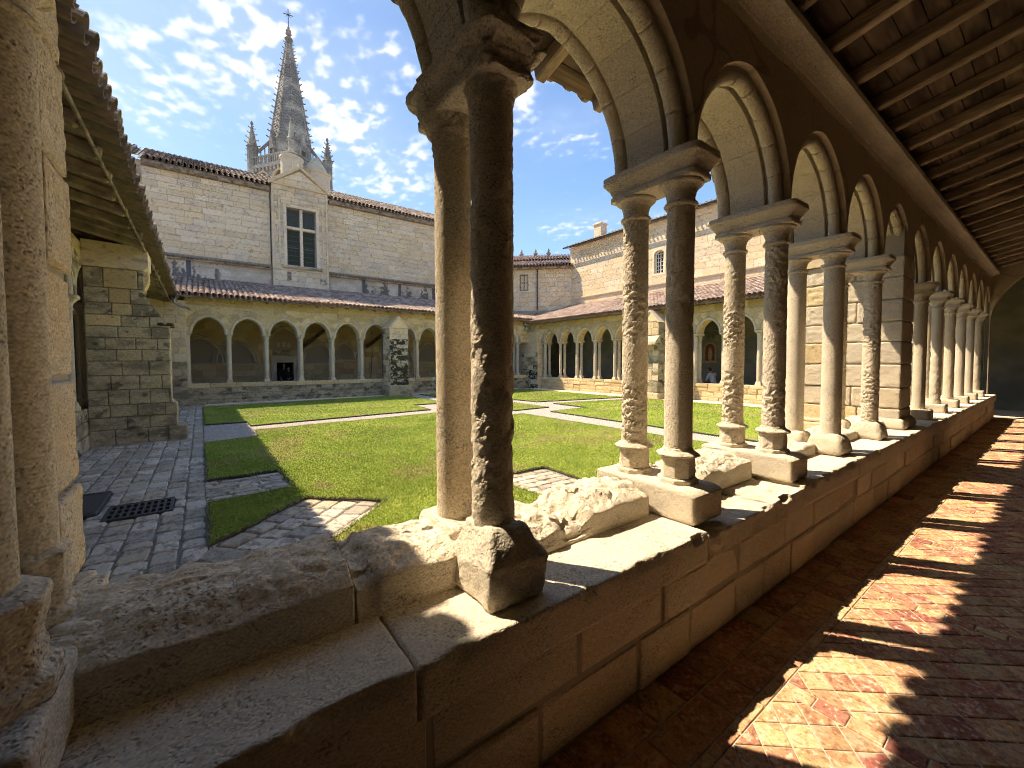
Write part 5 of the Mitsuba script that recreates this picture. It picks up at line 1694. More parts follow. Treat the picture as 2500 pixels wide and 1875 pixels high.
# octagon drum, dark slabs painted as the shade of tall openings, then the spire
ST = 41.6
add('drum', tl(0, 0, [(2.35, TZ), (2.35, TZ + 3.3), (2.5, TZ + 3.4), (2.45, TZ + 3.6)], 8), 'spire_stone', bt, tone=(.6, .4))
r_ = np.random.default_rng(90)
for q in range(8):
    a = 2 * np.pi * (q + .5) / 8
    c = TC
    d = np.array([math.cos(a), math.sin(a)])
    s_ = np.array([-d[1], d[0]])
    ap = 2.35 * math.cos(np.pi / 8)
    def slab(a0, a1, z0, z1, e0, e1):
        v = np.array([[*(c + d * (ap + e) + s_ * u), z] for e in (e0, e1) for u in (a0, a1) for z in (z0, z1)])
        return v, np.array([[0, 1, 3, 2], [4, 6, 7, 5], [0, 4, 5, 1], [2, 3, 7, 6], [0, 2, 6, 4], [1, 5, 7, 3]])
    if q % 2 == 0:
        add('lucarne_opening_shade', slab(-.28, .28, TZ + .3, TZ + 2.1, -.1, .02), 'old_wood', bt)  # dark wood-coloured slab stands for the shade inside an opening
        g1 = slab(-.42, -.28, TZ + .2, TZ + 2.3, -.1, .35); g2 = slab(.28, .42, TZ + .2, TZ + 2.3, -.1, .35)
        ap_ = np.array([[*(c + d * (ap + e) + s_ * u), z] for e in (-.6, .4) for u, z in ((-.5, TZ + 2.2), (.5, TZ + 2.2), (0, TZ + 4.4))])
        add('lucarne_gable', cat([g1, g2, tm(trimesh.convex.convex_hull(ap_))]), 'spire_stone', bt, tone=(.5, .4))
    else:
        add('lucarne_opening_shade', cat([slab(-.5 + .36 * k, -.34 + .36 * k, TZ + .3, TZ + 2.0, -.1, .02) for k in range(3)]), 'old_wood', bt)  # narrow dark slabs, the shade of slit openings put into their colour
ribs, crs = [], []
prof = []
nb = 34
for k in range(nb):
    z0, z1 = TZ + 3.6 + (ST - TZ - 3.6) * k / nb, TZ + 3.6 + (ST - TZ - 3.6) * (k + 1) / nb
    r0 = 2.28 + (.24 - 2.28) * k / nb
    r1 = 2.28 + (.24 - 2.28) * (k + 1) / nb
    # the courses of the spire are overlapping stone scales
    prof += [(r0 + .035, z0), (r1 - .01, z1 - .02)]
add('spire', lathe(TC[0], TC[1], prof, 8), 'spire_stone', bt, tone=(.75, .4))
for q in range(8):
    a = 2 * np.pi * q / 8
    d = np.array([math.cos(a), math.sin(a), 0])
    b0, b1 = np.array([*TC, TZ + 3.5]) + d * 2.31, np.array([*TC, ST]) + d * .26
    add('spire_rib', tube([b0, (b0 + b1) / 2, b1], [.12, .10, .06], 6), 'spire_stone', bt, tone=(.4, .4))
    ms = []
    for k in range(17):
        t_ = (k + .5) / 17
        p = b0 + (b1 - b0) * t_
        s = .40 - .16 * t_
        ms.append(tube([p, p + d * s * .7 + [0, 0, s * .08], p + d * s * 1.1 + [0, 0, s * .42]], [s * .2, s * .18, s * .26], 5))
    add('crockets', cat(ms), 'spire_stone', bt, smooth=True, tone=(.8, .3), kind='stuff')
for dz in (3.6, 6.2, 9.0):
    add('spire_eye', cat([boxm(TC[0] + x - .09, TC[0] + x + .09, TC[1] + y - .14, TC[1] + y + .14, TZ + 3.6 + dz, TZ + 3.95 + dz) for x, y in ((2.0 - dz * .14, -.0),)]), 'old_wood', bt)
add('finial', lathe(TC[0], TC[1], [(.26, ST - .1), (.50, ST + .10), (.44, ST + .22), (.20, ST + .32), (.24, ST + .62), (.38, ST + .75), (.22, ST + .9), (.34, ST + 1.1), (.3, ST + 1.22), (.10, ST + 1.34), (.16, ST + 1.5), (.05, ST + 1.75)], 8), 'spire_stone', bt, tone=(.9, .3))
crx = np.array([-.163, -.987, 0]) / 1.0
pt = np.array([*TC, ST + 1.6])
cr = add('iron_cross', tube([pt, pt + [0, 0, 2.2]], .045, 6), 'iron', bt)
p2 = pt + np.array([0, 0, 1.5])
add('arm', tube([p2 - crx * .55, p2 + crx * .55], .045, 6), 'iron', cr)
add('arm', tube([p2 - crx * .28 - [0, 0, .3], p2 + crx * .28 + [0, 0, .3]], .025, 6), 'iron', cr)
add('arm', tube([p2 - crx * .28 + [0, 0, .3], p2 + crx * .28 - [0, 0, .3]], .025, 6), 'iron', cr)
# flying struts from the pinnacles to the spire
for cx, cy in ((-HW, -HW), (HW, -HW), (HW, HW)):
    a = rot([[cx * .86, cy * .86, TZ + 2.0]])[0]; b = rot([[cx * .52, cy * .52, TZ + 3.7]])[0]
    add('flying_strut', beam(a, b, .22, .30), 'spire_stone', bt, tone=(.5, .5))
    c1 = (a + b) / 2 - [0, 0, .95]
    for p in (.2, .5, .8):
        q = a + (b - a) * p
        add('strut_post', beam(q - [0, 0, .15], [q[0], q[1], TZ + .5], .12, .12, up=(1, 0, 0)), 'spire_stone', bt, tone=(.5, .5))

t = thing('corner_wall', 'yellow stone wall between the arches of the two far galleries, above the grey corner pier', 'wall')
add('masonry', boxm(-22.35, -20.95, 17.72, 18.5, 2.6, 4.35), 'golden_stone', t, tone=(.4, .6))
# ------------------------------------------------------------------ the sunlit gallery on the right
RY = 17.86
rw = thing('right_arcade_wall', 'sunlit low wall and deep pointed arches of the gallery on the right side', 'wall')
W = Wall((0, RY, 0), (1, 0, 0), (0, -1, 0))
RCX = [-20.42, -19.0, -17.57, -16.15, -14.74, -13.33, -11.78, -10.15, -8.87, -7.45, -6.0, -4.6, -3.2]
edges = [-21.0] + RCX
RZ = 2.80
rm = [((a + b) / 2, (b - a) / 2 - .06) for a, b in zip(edges[1:-1], edges[2:])]
holes = shapely.union_all([arch_hole(m, h - .10, .14, RZ, 16, .10, .2) for m, h in rm])
add('core', W.poly(sbox(-21.0, RZ + .01, -1.95, 4.05).difference(holes), -.66, -.035), 'mortar', rw)
add('core', W.box(-21.0, -1.95, -.3, .56, -.66, -.035), 'mortar', rw)
st = Stones(rw, 'golden_stone', 'stone', 230)
for z0, z1, sd in ((-.25, -.02, 801), (-.02, .22, 802), (.22, .42, 803)):
    ashlar(st, W, -21.0, -1.95, z0, z1, .24, .35, .75, sd, depth=.03, proud=.018, c=.015)
ashlar(st, W, -21.0, -1.95, .42, .58, .16, .5, 1.1, 804, depth=.03, proud=.016, c=.012)
vring = shapely.union_all([arch_hole(m, h - .10, .14, RZ, 16, .36, .2) for m, h in rm])
ashlar(st, W, -21.0, -1.95, RZ + .02, 4.05, .28, .4, .75, 805, vring, depth=.03, proud=.006, bsdf='golden_stone')
st.done()
vs = Stones(rw, 'golden_stone', 'voussoir', 130, 'voussoirs')
for i, (m, h) in enumerate(rm):
    n = 11
    for k in range(n):
        pg = ring_block(m, h - .10, .14, RZ, .105, .355, k / n, (k + 1) / n, 4, .006).intersection(sbox(m - h - .06, RZ + .02, m + h + .06, 5))
        if pg.geom_type == 'Polygon' and pg.area > .004:
            vs.add(W.poly(pg, -.03, rng.uniform(-.003, .008)), tone=(rng.random(), rng.random()))
    P = arc(h - .10, .14, RZ, 22, .05)
    for off in (-.04, -.52):
        add('roll_moulding', tube(np.stack([P[:, 0] + m, np.full(len(P), RY - off), P[:, 1]], 1), .056, 10), 'near_stone', rw, smooth=True, tone=(.5, .3))
    core = arch_hole(m, h - .10, .14, RZ, 18, .10, .2).difference(arch_hole(m, h - .10, .14, RZ, 18, 0.0, .4)).intersection(sbox(-50, RZ, 30, 9))
    add('soffit', W.poly(core, -.52, -.08), 'golden_stone', rw, tone=(.5, .8))
vs.done()
words = ['first', 'second', 'third', 'fourth', 'fifth', 'sixth']
for i, x in enumerate(RCX):
    if i == 6:
        continue
    if i < 6:
        lab = f'{words[i]} pale column pair from the far corner, in the sunlit right gallery'
    elif i == 7:
        lab = 'column pair between the grey gabled buttress and the red altar painting'
    elif i == 8:
        lab = 'column pair right of the red altar painting in the right gallery'
    else:
        lab = f'{words[i - 8]} column pair to the right of the red altar painting, in the right gallery'
    far_pair('right_column_pair', lab, 'column pairs of the right gallery', (x, RY + .14), (0, 1), .60, RZ, r=.09)

t = thing('corner_pier', 'grey corner pier with a black stain under a rain hopper, between the far galleries', 'pier')
add('core', boxm(-22.5, -20.78, RY - .22, RY + .6, -.3, 3.55), 'mortar', t)
st = Stones(t, 'wall_stone', 'stone', 80)
Wc = Wall((0, RY - .25, 0), (1, 0, 0), (0, -1, 0))
ashlar(st, Wc, -22.5, -20.75, -.25, 2.2, .3, .4, .8, 811, depth=.03, proud=.006, pick=lambda q, r: 'black_moss_stone' if q[2] < 1.3 and r.random() < .6 else 'mossy_stone' if r.random() < .6 else 'wall_stone')
ashlar(st, Wc, -22.5, -20.75, 2.2, 3.55, .3, .4, .8, 812, depth=.03, proud=.006)
Wc = Wall((-20.75, 0, 0), (0, 1, 0), (1, 0, 0))
ashlar(st, Wc, RY - .25, RY + .6, -.25, 3.55, .3, .3, .5, 813, depth=.03, proud=.006)
st.done()

# gabled buttress of the right gallery
t = thing('gabled_buttress', 'grey stone buttress with a small gable and a sloping ledge, before the right gallery', 'buttress')
gx0, gx1, gy = -12.30, -11.36, 16.95
add('core', boxm(gx0 + .03, gx1 - .03, gy + .03, RY + .3, -.3, 3.4), 'mortar', t)
st = Stones(t, 'mossy_stone', 'stone', 120)
Wf = Wall((0, gy, 0), (1, 0, 0), (0, -1, 0)); Ws = Wall((gx1, 0, 0), (0, 1, 0), (1, 0, 0)); Wz = Wall((gx0, 0, 0), (0, 1, 0), (-1, 0, 0))
ashlar(st, Wf, gx0, gx1, -.2, 2.35, .3, .3, .6, 821, depth=.03, proud=.006, pick=lambda q, r: 'wall_stone' if r.random() < .7 else 'mossy_stone')
ashlar(st, Wf, gx0, gx1, 2.8, 3.42, .3, .3, .6, 822, depth=.03, bsdf='golden_stone')
for Wq in (Ws, Wz):
    ashlar(st, Wq, gy, RY + .2, -.2, 3.42, .3, .3, .6, 823, depth=.03, proud=.006)
st.done()
gm = (gx0 + gx1) / 2
add('gable', Wf.poly(Polygon([(gx0, 3.43), (gx1, 3.43), (gm, 3.92)]), -1.0, .01), 'golden_stone', t, tone=(.1, .8))
for s in (-1, 1):
    e = gx0 - .06 if s < 0 else gx1 + .06
    add('coping', Wf.poly(Polygon([(e, 3.38), (gm, 3.98), (gm, 3.91), (e - s * .1, 3.38)]), -1.02, .05), 'wall_stone', t)
add('sloping_ledge', tm(trimesh.convex.convex_hull(np.array([(x, y, z) for x in (gx0 - .04, gx1 + .04) for y, z in ((gy - .30, 2.40), (gy - .30, 2.48), (gy + .1, 2.40), (gy + .1, 2.83))]))), 'wall_stone', t)
add('drip_course', rough(gx0 - .05, gx1 + .05, gy - .32, gy + .1, 2.27, 2.41, .04, .015, 8, 824, .02), 'mossy_stone', t, smooth=True)
add('plinth', rough(gx0 - .10, gx1 + .10, gy - .16, RY, -.25, .10, .05, .008, 6, 825, .02), 'wall_stone', t, smooth=True)
add('plinth', rough(gx0 - .06, gx1 + .06, gy - .1, RY, .10, .62, .05, .008, 6, 826, .02), 'mossy_stone', t, smooth=True)

# inside the right gallery
RB = 21.0
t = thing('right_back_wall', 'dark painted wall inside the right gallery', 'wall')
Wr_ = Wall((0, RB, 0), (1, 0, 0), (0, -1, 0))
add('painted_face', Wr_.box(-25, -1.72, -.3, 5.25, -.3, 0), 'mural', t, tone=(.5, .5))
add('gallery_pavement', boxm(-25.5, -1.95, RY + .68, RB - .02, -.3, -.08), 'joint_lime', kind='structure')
t = thing('painted_niche', 'round-headed red altar painting in a cream frame on the dark wall', 'altar painting')
nx = -11.03
pg = arch_hole(nx, .26, 0.0, 2.20, 14, 0, .62)
add('frame', Wr_.poly(pg.buffer(.06).difference(pg), .005, .09), 'niche_gold', t)
add('painted_panel', Wr_.poly(pg, .005, .03), 'niche_red', t)
add('figure', cat([(lambda m: (np.array(m.vertices) * [.12, .03, .32] + [nx, RB - .05, 1.88], np.array(m.faces)))(trimesh.creation.icosphere(2)), (lambda m: (np.array(m.vertices) * [.055, .03, .065] + [nx, RB - .05, 2.22], np.array(m.faces)))(trimesh.creation.icosphere(2))]), 'niche_gold', t, smooth=True)
add('balusters', cat([boxm(nx - .34 + .085 * k, nx - .30 + .085 * k, RB - .12, RB - .06, 1.52, 1.60) for k in range(9)] + [boxm(nx - .38, nx + .40, RB - .14, RB - .04, 1.47, 1.52)]), 'niche_gold', t)
t = thing('rosette_painting', 'faded green rosette painted high on the dark wall above the altar painting', 'wall painting')
pet = [Polygon([(nx + .10 * math.cos(a), 3.2 + .10 * math.sin(a)), (nx + .40 * math.cos(a - .25), 3.2 + .40 * math.sin(a - .25)), (nx + .52 * math.cos(a), 3.2 + .52 * math.sin(a)), (nx + .40 * math.cos(a + .25), 3.2 + .40 * math.sin(a + .25))]) for a in np.linspace(0, 2 * math.pi, 11)[:-1]]
for p in pet:
    add('petal', Wr_.poly(p, .004, .012), 'niche_green', t)

rr = thing('right_gallery_roof', 'reddish clay tile roof over the right gallery in full sun', 'roof')
RE = (17.2, 4.02)
rsl = (5.32 - RE[1]) / (RB - RE[0])
for x in np.arange(-20.5, -1.5, .7):
    add('rafter', beam((x, RE[0] + .1, RE[1] - .03), (x, RB, RE[1] - .05 + rsl * (RB - RE[0])), .10, .13), 'old_wood', rr)
add('eave_board', boxm(-21.3, -2.4, RE[0] + .03, RE[0] + .07, RE[1] - .02, RE[1] + .06), 'old_wood', rr)
tiled_roof(rr, (-25.6, RE[0], RE[1] + .04), (-1.6, RE[0], RE[1] + .04), (0, 1, rsl), RB - RE[0], limit=300, seed=12, pitch=.20)

# ------------------------------------------------------------------ the long building above it
rb = thing('long_building', 'long cream stone building in full sun behind the right gallery, with dentilled eave shadow', 'building')
win = Polygon(np.vstack([[(-14.42, 6.58)], [(-14.10 - .32 * math.cos(a), 7.68 + .20 * math.sin(a)) for a in np.linspace(0, math.pi, 9)], [(-13.78, 6.58)]]))
LZ = 9.45
add('core', Wr_.poly(sbox(-21.2, 5.0, 8.0, LZ).difference(win), -.5, -.03), 'mortar', rb)
st = Stones(rb, 'wall_stone', 'stone', 300)
ashlar(st, Wr_, -21.15, 2.5, 6.02, LZ - .3, .33, .6, 1.15, 831, win.buffer(.12), depth=.03, proud=.003, gap=.005, c=.005)
ashlar(st, Wr_, -21.15, 2.5, 5.2, 5.88, .34, .7, 1.3, 832, depth=.03, proud=.003, gap=.005)
st.done()
add('string_course', Wr_.mesh(cat([boxm(-21.1, 2.5, 5.88, 5.95, -.02, .05), boxm(-21.1, 2.5, 5.95, 6.02, -.02, .10)])), 'wall_stone', rb, tone=(.4, .4))
add('cornice', Wr_.mesh(cat([boxm(-21.1, 2.5, LZ - .30, LZ - .18, -.02, .05), boxm(-21.1, 2.5, LZ - .18, LZ - .08, -.02, .10), boxm(-21.1, 2.5, LZ - .08, LZ, -.02, .17)])), 'wall_stone', rb, tone=(.3, .8))
add('window_surround', Wr_.poly(win.buffer(.12, join_style=2).difference(win), -.2, .012), 'wall_stone', rb, tone=(.1, .9))
wk = add('window', Wr_.poly(win.difference(win.buffer(-.05)), -.22, -.16), 'white_paint', rb)
add('pane', Wr_.poly(win, -.24, -.225), 'pane_glass', wk)
mb = [sbox(-14.115, 6.58, -14.085, 7.9)] + [sbox(-14.42, 6.58 + .22 * k, -13.78, 6.605 + .22 * k) for k in range(1, 6)] + [sbox(-14.28, 6.58, -14.26, 7.9), sbox(-13.94, 6.58, -13.92, 7.9)]
add('muntins', Wr_.poly(shapely.union_all(mb).intersection(win), -.222, -.18), 'white_paint', wk)
tiled_roof(rb, (-21.4, RB - .30, LZ + .05), (3.0, RB - .30, LZ + .05), (0, 1, .33), 4.4, limit=110, seed=13, pitch=.26, row=.36, out=.06, cr=.052)
add('gutter', tube([(-21.4, RB - .49, LZ + .04), (-10, RB - .49, LZ + .04), (3.0, RB - .49, LZ + .04)], .06, 8), 'iron', rb, smooth=True)
t = thing('chimney', 'short square stone chimney on the long tiled roof', 'chimney')
add('stack', boxm(-19.45, -18.85, RB + .5, RB + 1.1, LZ, LZ + 1.28), 'wall_stone', t)
add('cap', cham(-19.52, -18.78, RB + .43, RB + 1.17, LZ + 1.28, LZ + 1.38), 'wall_stone', t)
add('pot', cham(-19.3, -19.0, RB + .65, RB + .95, LZ + 1.38, LZ + 1.48), 'tile_clay', t)

# ------------------------------------------------------------------ the cut-off corner between the two
cb = thing('corner_house', 'pale corner block with one small window and a brown rain pipe', 'building')
A, B = np.array([-26.2, 15.9, 0]), np.array([-21.1, 21.0, 0])
u = (B - A) / np.linalg.norm(B - A)
n = np.array([u[1], -u[0], 0])
Lc = np.linalg.norm(B - A)
Wc = Wall(A, u, n)
al = lambda x: (x + 26.2) * math.sqrt(2)  # noqa: E731
wn = sbox(al(-23.68), 6.65, al(-23.24), 7.80)
CZ = 8.12
add('core', Wc.poly(sbox(0, 4.6, Lc, CZ + .15).difference(wn), -.5, -.03), 'mortar', cb)
st = Stones(cb, 'wall_stone', 'stone', 120)
ashlar(st, Wc, 0, Lc, 5.2, CZ, .31, .5, .95, 841, wn.buffer(.1, join_style=2), depth=.03, proud=.005)
st.done()
add('window_surround', Wc.poly(wn.buffer(.1, join_style=2).difference(wn), -.2, .01), 'wall_stone', cb, tone=(.4, .5))
wk = add('window', Wc.poly(wn.difference(wn.buffer(-.05, join_style=2)), -.14, -.06), 'iron', cb)
add('pane', Wc.poly(wn, -.16, -.14), 'wall_stone', wk, tone=(.7, .3), label='pale closed shutter in the small window')
add('muntins', Wc.poly(shapely.union_all([sbox(al(-23.475), 6.65, al(-23.445), 7.8), sbox(al(-23.68), 7.2, al(-23.24), 7.23)]).intersection(wn), -.14, -.10), 'iron', wk)
xp = al(-22.78)
add('rain_pipe', Wc.mesh(tube([(xp, CZ + .1, .10), (xp, 7, .10), (xp, 5.25, .10)], .045, 10)), 'iron', cb, smooth=True)
dn = n * .42
e0, e1 = A + dn + [0, 0, CZ + .12] - u * .2, B + dn + [0, 0, CZ + .12] + u * .1
tiled_roof(cb, e0, e1, (-n[0], -n[1], .33), 2.6, limit=60, seed=14, pitch=.225, row=.34)
add('eave_board', Wc.box(-.2, Lc + .1, CZ + .0, CZ + .11, -.02, .36), 'old_wood', cb)
t = thing('rear_roof', 'higher tiled roof end behind the corner block with small finials', 'roof')
A2 = A - n * 3.2
W3 = Wall(A2, u, n)
add('wall', W3.box(-1.5, Lc + 3.0, 7.5, 9.35, -.4, 0), 'stained_stone', t)
tiled_roof(t, A2 + n * .3 + [0, 0, 9.42] - u * 1.6, A2 + n * .3 + [0, 0, 9.42] + u * (Lc + 3), (-n[0], -n[1], .36), 3.0, limit=20, seed=15, pitch=.24, row=.36)
for k, s in enumerate((3.0, 4.2, 5.3)):
    p = A2 + u * s - n * 2.6
    add('finial', lathe(p[0], p[1], [(.14, 10.3), (.14, 10.65), (.2, 10.7), (.2, 10.76), (.09, 10.8), (.12, 10.92), (.02, 11.15)], 10), 'spire_stone', t, smooth=True)
# gutter down the valley of the two roofs, with its hopper
t = thing('valley_gutter', 'zinc gutter down the valley of the far corner roofs, ending above the pier', 'gutter')
v0, v1 = np.array([-22.9, 19.25, 5.12]), np.array([-21.55, 17.25, 4.20])
add('channel', beam(v0, v1, .22, .07), 'zinc', t)
add('elbow', tube([v1 + [0, 0, -.02], v1 + [.08, -.08, -.12], v1 + [.05, .1, -.30], v1 + [-.12, .16, -.36]], .075, 10), 'zinc', t, smooth=True)
add('hopper', cham(-21.72, -21.38, 17.22, 17.52, 3.62, 3.86, .03), 'zinc', t)
# ------------------------------------------------------------------ people
def limb_mesh(bones, joints, edge=.045, taub=5):
    """A body as one surface: hulls of the spheres at both ends of every bone, united, refined and smoothed."""
    M = manifold3d.Manifold
    out = None
    for a, b in bones:
        (pa, ra), (pb, rb) = joints[a], joints[b]
        h = M.batch_hull([M.sphere(ra, 12).translate(list(map(float, pa))), M.sphere(rb, 12).translate(list(map(float, pb)))])
        out = h if out is None else out + h
    out = out.refine_to_length(edge)
    m = out.to_mesh()
    t = trimesh.Trimesh(m.vert_properties[:, :3], m.tri_verts)
    trimesh.smoothing.filter_taubin(t, iterations=taub)
    return t


def hand(j, wrist, direction, side, s):
    """Palm with four fingers of different lengths and a thumb, added to the joints; returns the bones."""
    d = np.asarray(direction, float); d /= np.linalg.norm(d)
    w = np.asarray(side, float); w -= d * (w @ d); w /= np.linalg.norm(w)
    nrm = np.cross(d, w)
    k = f'h{len(j)}'
    b = []
    for i, (off, ln) in enumerate(((-.026, .070), (-.009, .080), (.009, .075), (.026, .058))):
        p0 = wrist + d * .085 + w * off
        j[f'{k}k{i}'] = (p0, .0105)
        j[f'{k}m{i}'] = (p0 + d * ln * .55 + nrm * .012, .0088)
        j[f'{k}t{i}'] = (p0 + d * ln * .92 + nrm * .032, .0075)
        j[f'{k}p{i}'] = (wrist + d * .02 + w * off * .6, .014)
        b += [(f'{k}p{i}', f'{k}k{i}'), (f'{k}k{i}', f'{k}m{i}'), (f'{k}m{i}', f'{k}t{i}')]
    j[f'{k}c'] = (wrist + d * .045, .016)
    j[f'{k}a'] = (wrist + d * .035 - w * .032, .012)
    j[f'{k}b'] = (wrist + d * .075 - w * .052 + nrm * .012, .010)
    j[f'{k}e'] = (wrist + d * .100 - w * .048 + nrm * .026, .0085)
    b += [(f'{k}c', f'{k}a'), (f'{k}a', f'{k}b'), (f'{k}b', f'{k}e')]
    return b


def head_mesh(c, face, tilt=0.0):
    """Skull with brow, nose, mouth, chin and ears, looking along face; height about 0.225."""
    m = trimesh.creation.icosphere(3, 1.0)
    v = np.array(m.vertices)
    x, y, z = v.T
    w = np.stack([x * .096, y * .074, z * .112], 1)          # x forwards
    w[:, 0] += np.where(x < 0, -.012 * (1 - np.abs(z)) * (-x), 0)
    low = np.clip(-z, 0, 1)
    w[:, 1] *= 1 - .34 * low ** 1.5
    w[:, 0] += .012 * low * (x > 0)
    fr = np.clip(x, 0, 1) ** 2
    g = lambda y0, z0, sy, sz: np.exp(-(((y - y0) / sy) ** 2 + ((z - z0) / sz) ** 2))  # noqa: E731
    w[:, 0] += fr * (.026 * g(0, -.18, .13, .16) + .010 * g(0, .02, .10, .2))                                        # nose
    w[:, 0] -= fr * (.010 * g(.40, .04, .18, .10) + .010 * g(-.40, .04, .18, .10))                                   # eye sockets
    w[:, 0] += fr * (.006 * g(0, -.45, .25, .06) + .005 * g(0, -.56, .22, .06) - .004 * g(0, -.505, .3, .025) + .008 * g(0, -.80, .3, .15))
    w[:, 0] += fr * .005 * (g(.40, .20, .25, .06) + g(-.40, .20, .25, .06))
    parts = [(w, np.array(m.faces))]
    for s in (-1, 1):
        e = trimesh.creation.icosphere(2, 1.0)
        parts.append((np.array(e.vertices) * [.018, .009, .032] + [-.005, s * .077, -.004], np.array(e.faces)))
    v, f = cat(parts)
    hair = w * 1.055 + [-.004, 0, .004]
    keep = (z > .42) | (x < -.15) | ((np.abs(y) > .75) & (z > -.1) & (x < .35))
    hf = np.array(m.faces)
    hf = hf[keep[hf].all(1)]
    d = np.array([math.cos(face), math.sin(face), 0]); s_ = np.array([-d[1], d[0], 0]); u_ = np.array([0, 0, 1.0])
    ct, st_ = math.cos(tilt), math.sin(tilt)
    d2, u2 = d * ct - u_ * st_, u_ * ct + d * st_
    R = lambda q: np.asarray(c) + q[:, :1] * d2 + q[:, 1:2] * s_ + q[:, 2:] * u2  # noqa: E731
    return (R(v), f), (R(hair), hf)


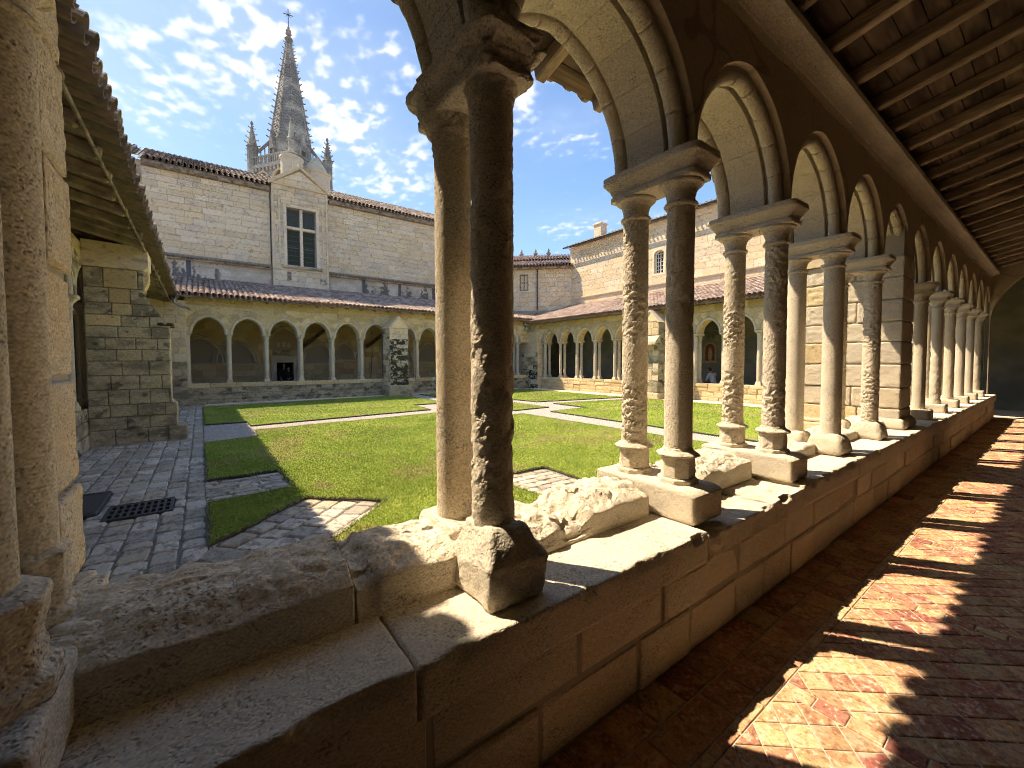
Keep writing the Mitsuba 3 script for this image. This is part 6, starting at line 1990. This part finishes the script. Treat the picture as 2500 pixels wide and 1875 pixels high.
def person(label, pos, face, height, pose, top, trousers, hair, long_hair=False):
    k = thing('person', label, 'person')
    s = height / 1.72
    d = np.array([math.cos(face), math.sin(face), 0]); r_ = np.array([d[1], -d[0], 0]); up = np.array([0, 0, 1.0])
    o = np.asarray(pos, float)
    L = lambda f, r, z: o + (d * f + r_ * r + up * z) * s  # noqa: E731
    j = {}
    if pose == 'sit':
        hip, chest, neck = L(0, 0, .50), L(.12, 0, .90), L(.19, 0, 1.06)
        knees = [L(.42, -.11, .50), L(.42, .11, .52)]; feet = [L(.36, -.11, .08), L(.40, .11, .08)]
        toes = [L(.54, -.12, .04), L(.58, .12, .04)]
        elbows = [L(.26, -.23, .70), L(.26, .23, .70)]; wr = [L(.44, -.10, .62), L(.44, .10, .62)]
        hd = L(.28, 0, 1.21)
        hips = [L(0, -.09, .50), L(0, .09, .50)]
    else:
        hip, chest, neck = L(0, 0, .92), L(.01, 0, 1.27), L(.0, 0, 1.45)
        knees = [L(.03, -.10, .50), L(.02, .10, .50)]; feet = [L(0, -.11, .08), L(-.02, .11, .08)]
        toes = [L(.16, -.13, .04), L(.14, .13, .04)]
        if pose == 'hold':
            elbows = [L(.06, -.24, 1.08), L(.06, .24, 1.08)]; wr = [L(.26, -.10, 1.02), L(.26, .08, 1.00)]
        else:
            elbows = [L(-.02, -.25, 1.12), L(.03, .25, 1.12)]; wr = [L(.03, -.26, .87), L(.16, .18, .90)]
        hd = L(.015, 0, 1.60)
        hips = [L(0, -.09, .90), L(0, .09, .90)]
    sh = [chest - r_ * .17 * s + up * .10 * s, chest + r_ * .17 * s + up * .10 * s]
    J = dict(hip=(hip, .115 * s), waist=((hip + chest) / 2, .115 * s), chest=(chest, .125 * s), neck=(neck, .055 * s), nk2=(hd - up * .06 * s, .052 * s),
             sl=(sh[0], .062 * s), sr=(sh[1], .062 * s), el=(elbows[0], .043 * s), er=(elbows[1], .043 * s), wl=(wr[0], .028 * s), wr=(wr[1], .028 * s),
             hl=(hips[0], .095 * s), hr=(hips[1], .095 * s), kl=(knees[0], .060 * s), kr=(knees[1], .060 * s), fl=(feet[0], .042 * s), fr=(feet[1], .042 * s), tl=(toes[0], .030 * s), tr=(toes[1], .030 * s))
    bones = [('neck', 'nk2'), ('chest', 'neck'), ('el', 'wl'), ('er', 'wr'), ('kl', 'fl'), ('kr', 'fr'), ('fl', 'tl'), ('fr', 'tr'), ('hip', 'waist'), ('waist', 'chest'), ('chest', 'sl'), ('chest', 'sr'), ('sl', 'el'), ('sr', 'er'), ('hip', 'hl'), ('hip', 'hr'), ('hl', 'kl'), ('hr', 'kr')]
    for w_, e_, sd in ((wr[0], elbows[0], r_), (wr[1], elbows[1], -r_)):
        bones += hand(J, w_ + (w_ - e_) / np.linalg.norm(w_ - e_) * .005, w_ - e_, sd if pose == 'sit' else np.cross(w_ - e_, up) + sd * .3, s)
    (hm, hf), hair_m = head_mesh(hd, face, .25 if pose == 'sit' else 0)
    body = limb_mesh(bones, J, .03)
    bv, bf = tm(body)
    add('body', cat([(bv, bf), (hm, hf)]), 'skin', k, smooth=True)
    grow_ = {q: (p, rad * 1.10 + .007) for q, (p, rad) in J.items()}
    tb_ = [('hip', 'waist'), ('waist', 'chest'), ('chest', 'sl'), ('chest', 'sr'), ('sl', 'el'), ('sr', 'er')]
    grow_['ml'] = ((grow_['el'][0] * .3 + grow_['wl'][0] * .7), .042 * s); grow_['mr'] = ((grow_['er'][0] * .3 + grow_['wr'][0] * .7), .042 * s)
    if top != 'cloth_white':
        tb_ += [('el', 'ml'), ('er', 'mr')]
    add('shirt', tm(limb_mesh(tb_, grow_)), top, k, smooth=True)
    add('trousers', tm(limb_mesh([('hip', 'hl'), ('hip', 'hr'), ('hl', 'kl'), ('hr', 'kr'), ('kl', 'fl'), ('kr', 'fr')], grow_)), trousers, k, smooth=True)
    g2 = {q: (p, rad * 1.02 + .004) for q, (p, rad) in grow_.items()}
    add('shoes', tm(limb_mesh([('fl', 'tl'), ('fr', 'tr')], g2)), 'cloth_black', k, smooth=True)
    add('hair', hair_m, hair, k, smooth=True)
    if long_hair:
        hb_ = hd - d * .06
        add('hair', tm(limb_mesh([('a', 'b'), ('b', 'c')], dict(a=(hb_ + up * .02, .085), b=(hb_ - d * .02 - up * .10, .075), c=(hb_ - d * .03 - up * .22, .045)))), hair, k, smooth=True)
    return k


person('grey-haired man in dark clothes standing in the doorway across the courtyard', (BX - .30, 3.75, -.21), 0.05, 1.73, 'stand', 'cloth_black', 'cloth_black', 'hair_grey')
person('woman in black with reddish brown hair and folded arms in the doorway', (BX - .12, 3.96, -.21), -.1, 1.54, 'hold', 'cloth_black', 'cloth_black', 'hair_brown', True)
bench = thing('bench', 'low dark bench inside the right gallery under a seated person', 'bench')
add('seat', cham(-10.95, -9.9, 20.02, 20.38, .36, .42), 'wood', bench)
for x in (-10.85, -10.0):
    add('leg', cham(x - .04, x + .04, 20.06, 20.34, -.08, .359), 'wood', bench)
person('seated person in a white shirt leaning forward inside the dark right gallery', (-10.42, 20.2, -.08), math.pi - .35, 1.72, 'sit', 'cloth_white', 'cloth_blue', 'hair_brown')
